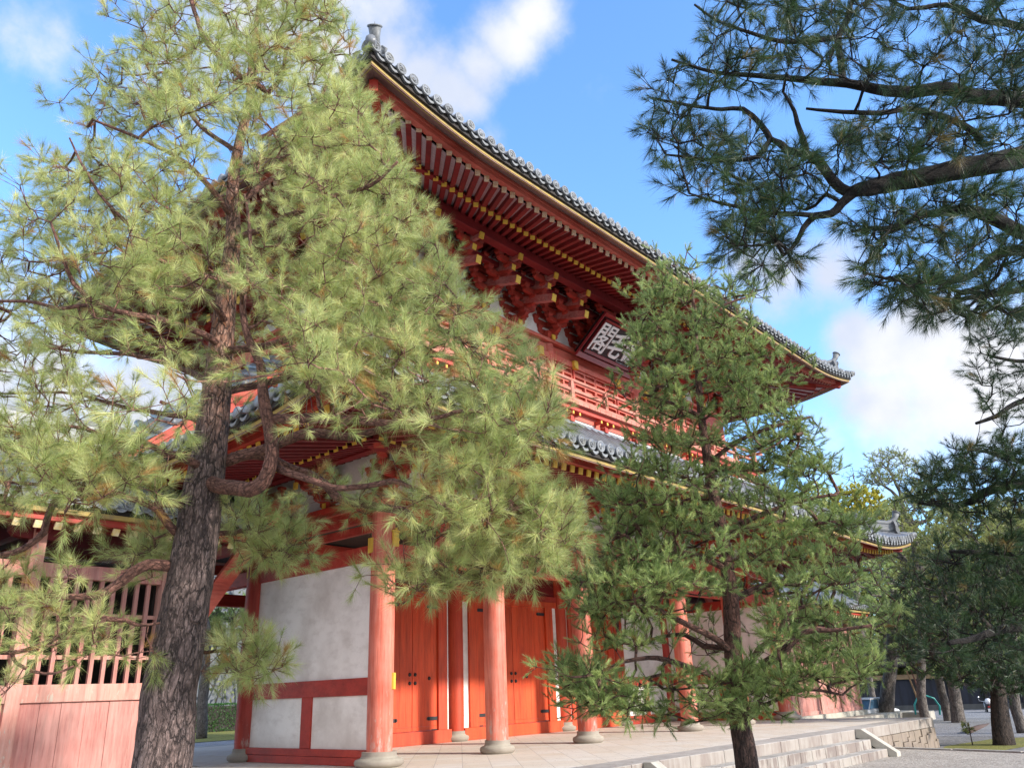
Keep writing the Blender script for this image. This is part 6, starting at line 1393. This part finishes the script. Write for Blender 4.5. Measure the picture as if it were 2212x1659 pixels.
def tor(mb, R_, r, c, mi=0, n=28, m_=8):
    V = []; F = []
    for i in range(n):
        for j in range(m_):
            a, b = 2*PI*i/n, 2*PI*j/m_; q = Vector((c[0]+(R_+r*math.cos(b))*math.cos(a), c[1]+r*math.sin(b), c[2]+(R_+r*math.cos(b))*math.sin(a))); V.append(tuple(MM @ q))
            F.append((i*m_+j, ((i+1) % n)*m_+j, ((i+1) % n)*m_+(j+1) % m_, i*m_+(j+1) % m_))
    mb.add(V, F, mi, True)
def mt(pts): return [tuple(MM @ Vector(p_)) for p_ in pts]
for x in (-.62, .66):
    w = MB(); tor(w, .24, .065, (x, 0, .30)); wo_ = w.build('wheel', RUB, bike); w = MB(); tor(w, .19, .02, (x, 0, .30)); 
    for k in range(6): w.tube(mt([(x, 0, .30), (x+.19*math.cos(k*PI/3), 0, .30+.19*math.sin(k*PI/3))]), [.015, .01], 6)
    w.build('rim', CHR, wo_)
w = MB(); w.tube(mt([(-.55, 0, .72), (-.2, 0, .62), (.25, 0, .62), (.5, 0, .95)]), [.05, .08, .10, .05], 10); w.tube(mt([(-.62, .1, .3), (-.3, .1, .42), (.0, .1, .35)]), [.03, .03, .04], 8); w.box(-.25, .2, -.14, .14, .28, .6, 0, .5, MM); w.build('frame', BLK, bike, bevel=.03)
w = MB(); w.tube(mt([(-.1, 0, .78), (.1, 0, .88), (.38, 0, .84)]), [.08, .15, .09], 12); w.build('tank', BLK, bike)
w = MB(); w.tube(mt([(-.72, 0, .80), (-.45, 0, .79), (-.08, 0, .76)]), [.07, .12, .11], 12); w.build('seat', RUB, bike)
w = MB(); w.tube(mt([(.66, .09, .3), (.5, .09, .95)]), [.025, .025], 8); w.tube(mt([(.66, -.09, .3), (.5, -.09, .95)]), [.025, .025], 8); w.tube(mt([(.40, -.36, 1.05), (.5, -.12, 1.0), (.5, .12, 1.0), (.40, .36, 1.05)]), [.016]*4, 8); w.build('fork_and_handlebar', CHR, bike)
for y in (-.34, .34):
    w = MB(); w.tube(mt([(.42, y*.9, 1.03), (.44, y, 1.20)]), [.008, .008], 6); w.lathe([(.0, -.01), (.055, -.01), (.06, .01), (0, .015)], (0, 0, 0), 14, 0, MM @ Matrix.Translation((.44, y, 1.24)) @ Matrix.Rotation(-PI/2, 4, 'Y')); w.build('mirror', CHR, bike)
w = MB(); w.lathe([(0, -.16), (.12, -.13), (.17, -.02), (.16, .08), (.09, .16), (0, .18)], (0, 0, 0), 20, 0, MM @ Matrix.Translation((-.62, 0, 1.02))); w.build('helmet', WHT, bike)
w = MB(); w.box(-.90, -.88, -.13, .13, .47, .64, 0, .5, MM); w.build('number_plate', WHT, bike); w = MB(); w.box(-.86, -.80, -.10, .10, .70, .78, 0, .5, MM); w.build('tail_light', REDL, bike)
# ---- car, only its roof and glass above the stone terrace
cq = ground_at(1876, 1574) if False else at(1880, 1545, 47); cq[2] = gz(cq[0], 0); fx = unit(AR*np.array([1, 1, 0])*.75+unit(HF)*.66)
MM = Matrix(((float(fx[0]), float(-fx[1]), 0, float(cq[0])), (float(fx[1]), float(fx[0]), 0, float(cq[1])), (0, 0, 1, float(cq[2])), (0, 0, 0, 1)))
car = thing('car', tuple(cq), 'white car with blue tinted windows parked low behind the stone terrace', 'car')
prof = [(-1.9, .3), (-1.95, .7), (-1.7, .86), (-1.0, .9), (1.1, .88), (1.7, .78), (1.95, .6), (1.95, .3)]
w = MB(); w.prism(prof, 'y', -.82, .82, 0, MM); w.build('body', WHT, car, bevel=.06)
w = MB(); w.prism([(-1.45, .88), (-1.1, 1.34), (.35, 1.36), (1.0, .88)], 'y', -.70, .70, 0, MM); w.build('window_glass', GLASSB, car, bevel=.04)
w = MB(); w.prism([(-1.2, 1.33), (-1.1, 1.40), (.3, 1.42), (.48, 1.34)], 'y', -.73, .73, 0, MM)
for s_ in (-.72, .72): 
    for (x0, x1, xt0, xt1) in ((-1.5, -1.4, -1.12, -1.04), (-.35, -.27, -.33, -.25), (.98, 1.06, .38, .46)): w.add([tuple(MM @ Vector(q)) for q in ((x0, s_-.02, .87), (x1, s_-.02, .87), (xt1, s_-.02, 1.35), (xt0, s_-.02, 1.35), (x0, s_+.02, .87), (x1, s_+.02, .87), (xt1, s_+.02, 1.35), (xt0, s_+.02, 1.35))], [(0, 1, 2, 3), (7, 6, 5, 4), (0, 4, 5, 1), (1, 5, 6, 2), (2, 6, 7, 3), (3, 7, 4, 0)])
w.build('roof', WHT, car, bevel=.02)
for x in (-1.25, 1.25):
    for y in (-.78, .78):
        w = MB(); tor(w, .22, .09, (x, y, .31)); wo_ = w.build('wheel', RUB, car); w = MB(); tor(w, .12, .05, (x, y, .31), 0, 20, 6); w.build('rim', CHR, wo_)
for y in (-.6, .6):
    w = MB(); w.lathe([(.10, 0), (.09, .04), (0, .06)], (0, 0, 0), 16, 0, MM @ Matrix.Translation((1.94, y, .62)) @ Matrix.Rotation(PI/2, 4, 'Y')); w.build('headlight', GLASSB, car)

# fallen pine needles on the paving, steps and gravel
rg = np.random.default_rng(101); nn = 9000
def drop(rg):
    while True:
        x, y = rg.uniform(-3, 17), rg.uniform(-9, 3)
        if rg.random() < .35+.65*math.exp(-abs(y+4.6)/1.2): break
    z = .004 if (y > PY0+.02 and x > PX0) else (-.221 if y > -4.86 and STX0 < x < STX1 else (-.436 if y > -5.2 and STX0 < x < STX1 else Z_G+.004)); return x, y, z
Pn = np.array([drop(rg) for _ in range(nn)]); th = rg.uniform(0, 2*PI, nn); dn = np.stack([np.cos(th), np.sin(th), np.zeros(nn)], 1); sn = np.stack([-np.sin(th), np.cos(th), np.zeros(nn)], 1)
V = np.stack([Pn-sn*.004, Pn+sn*.004, Pn+dn*rg.uniform(.05, .12, (nn, 1))+np.array([0, 0, .003])], 1).reshape(-1, 3)
fn = tri_mesh('fallen_needles', V, np.full(nn, 1.0), leaf('dry_fallen_needles', (.16, .09, .04), (.2, .12, .05), (.20, .12, .06)), None); tag(fn, kind='stuff')
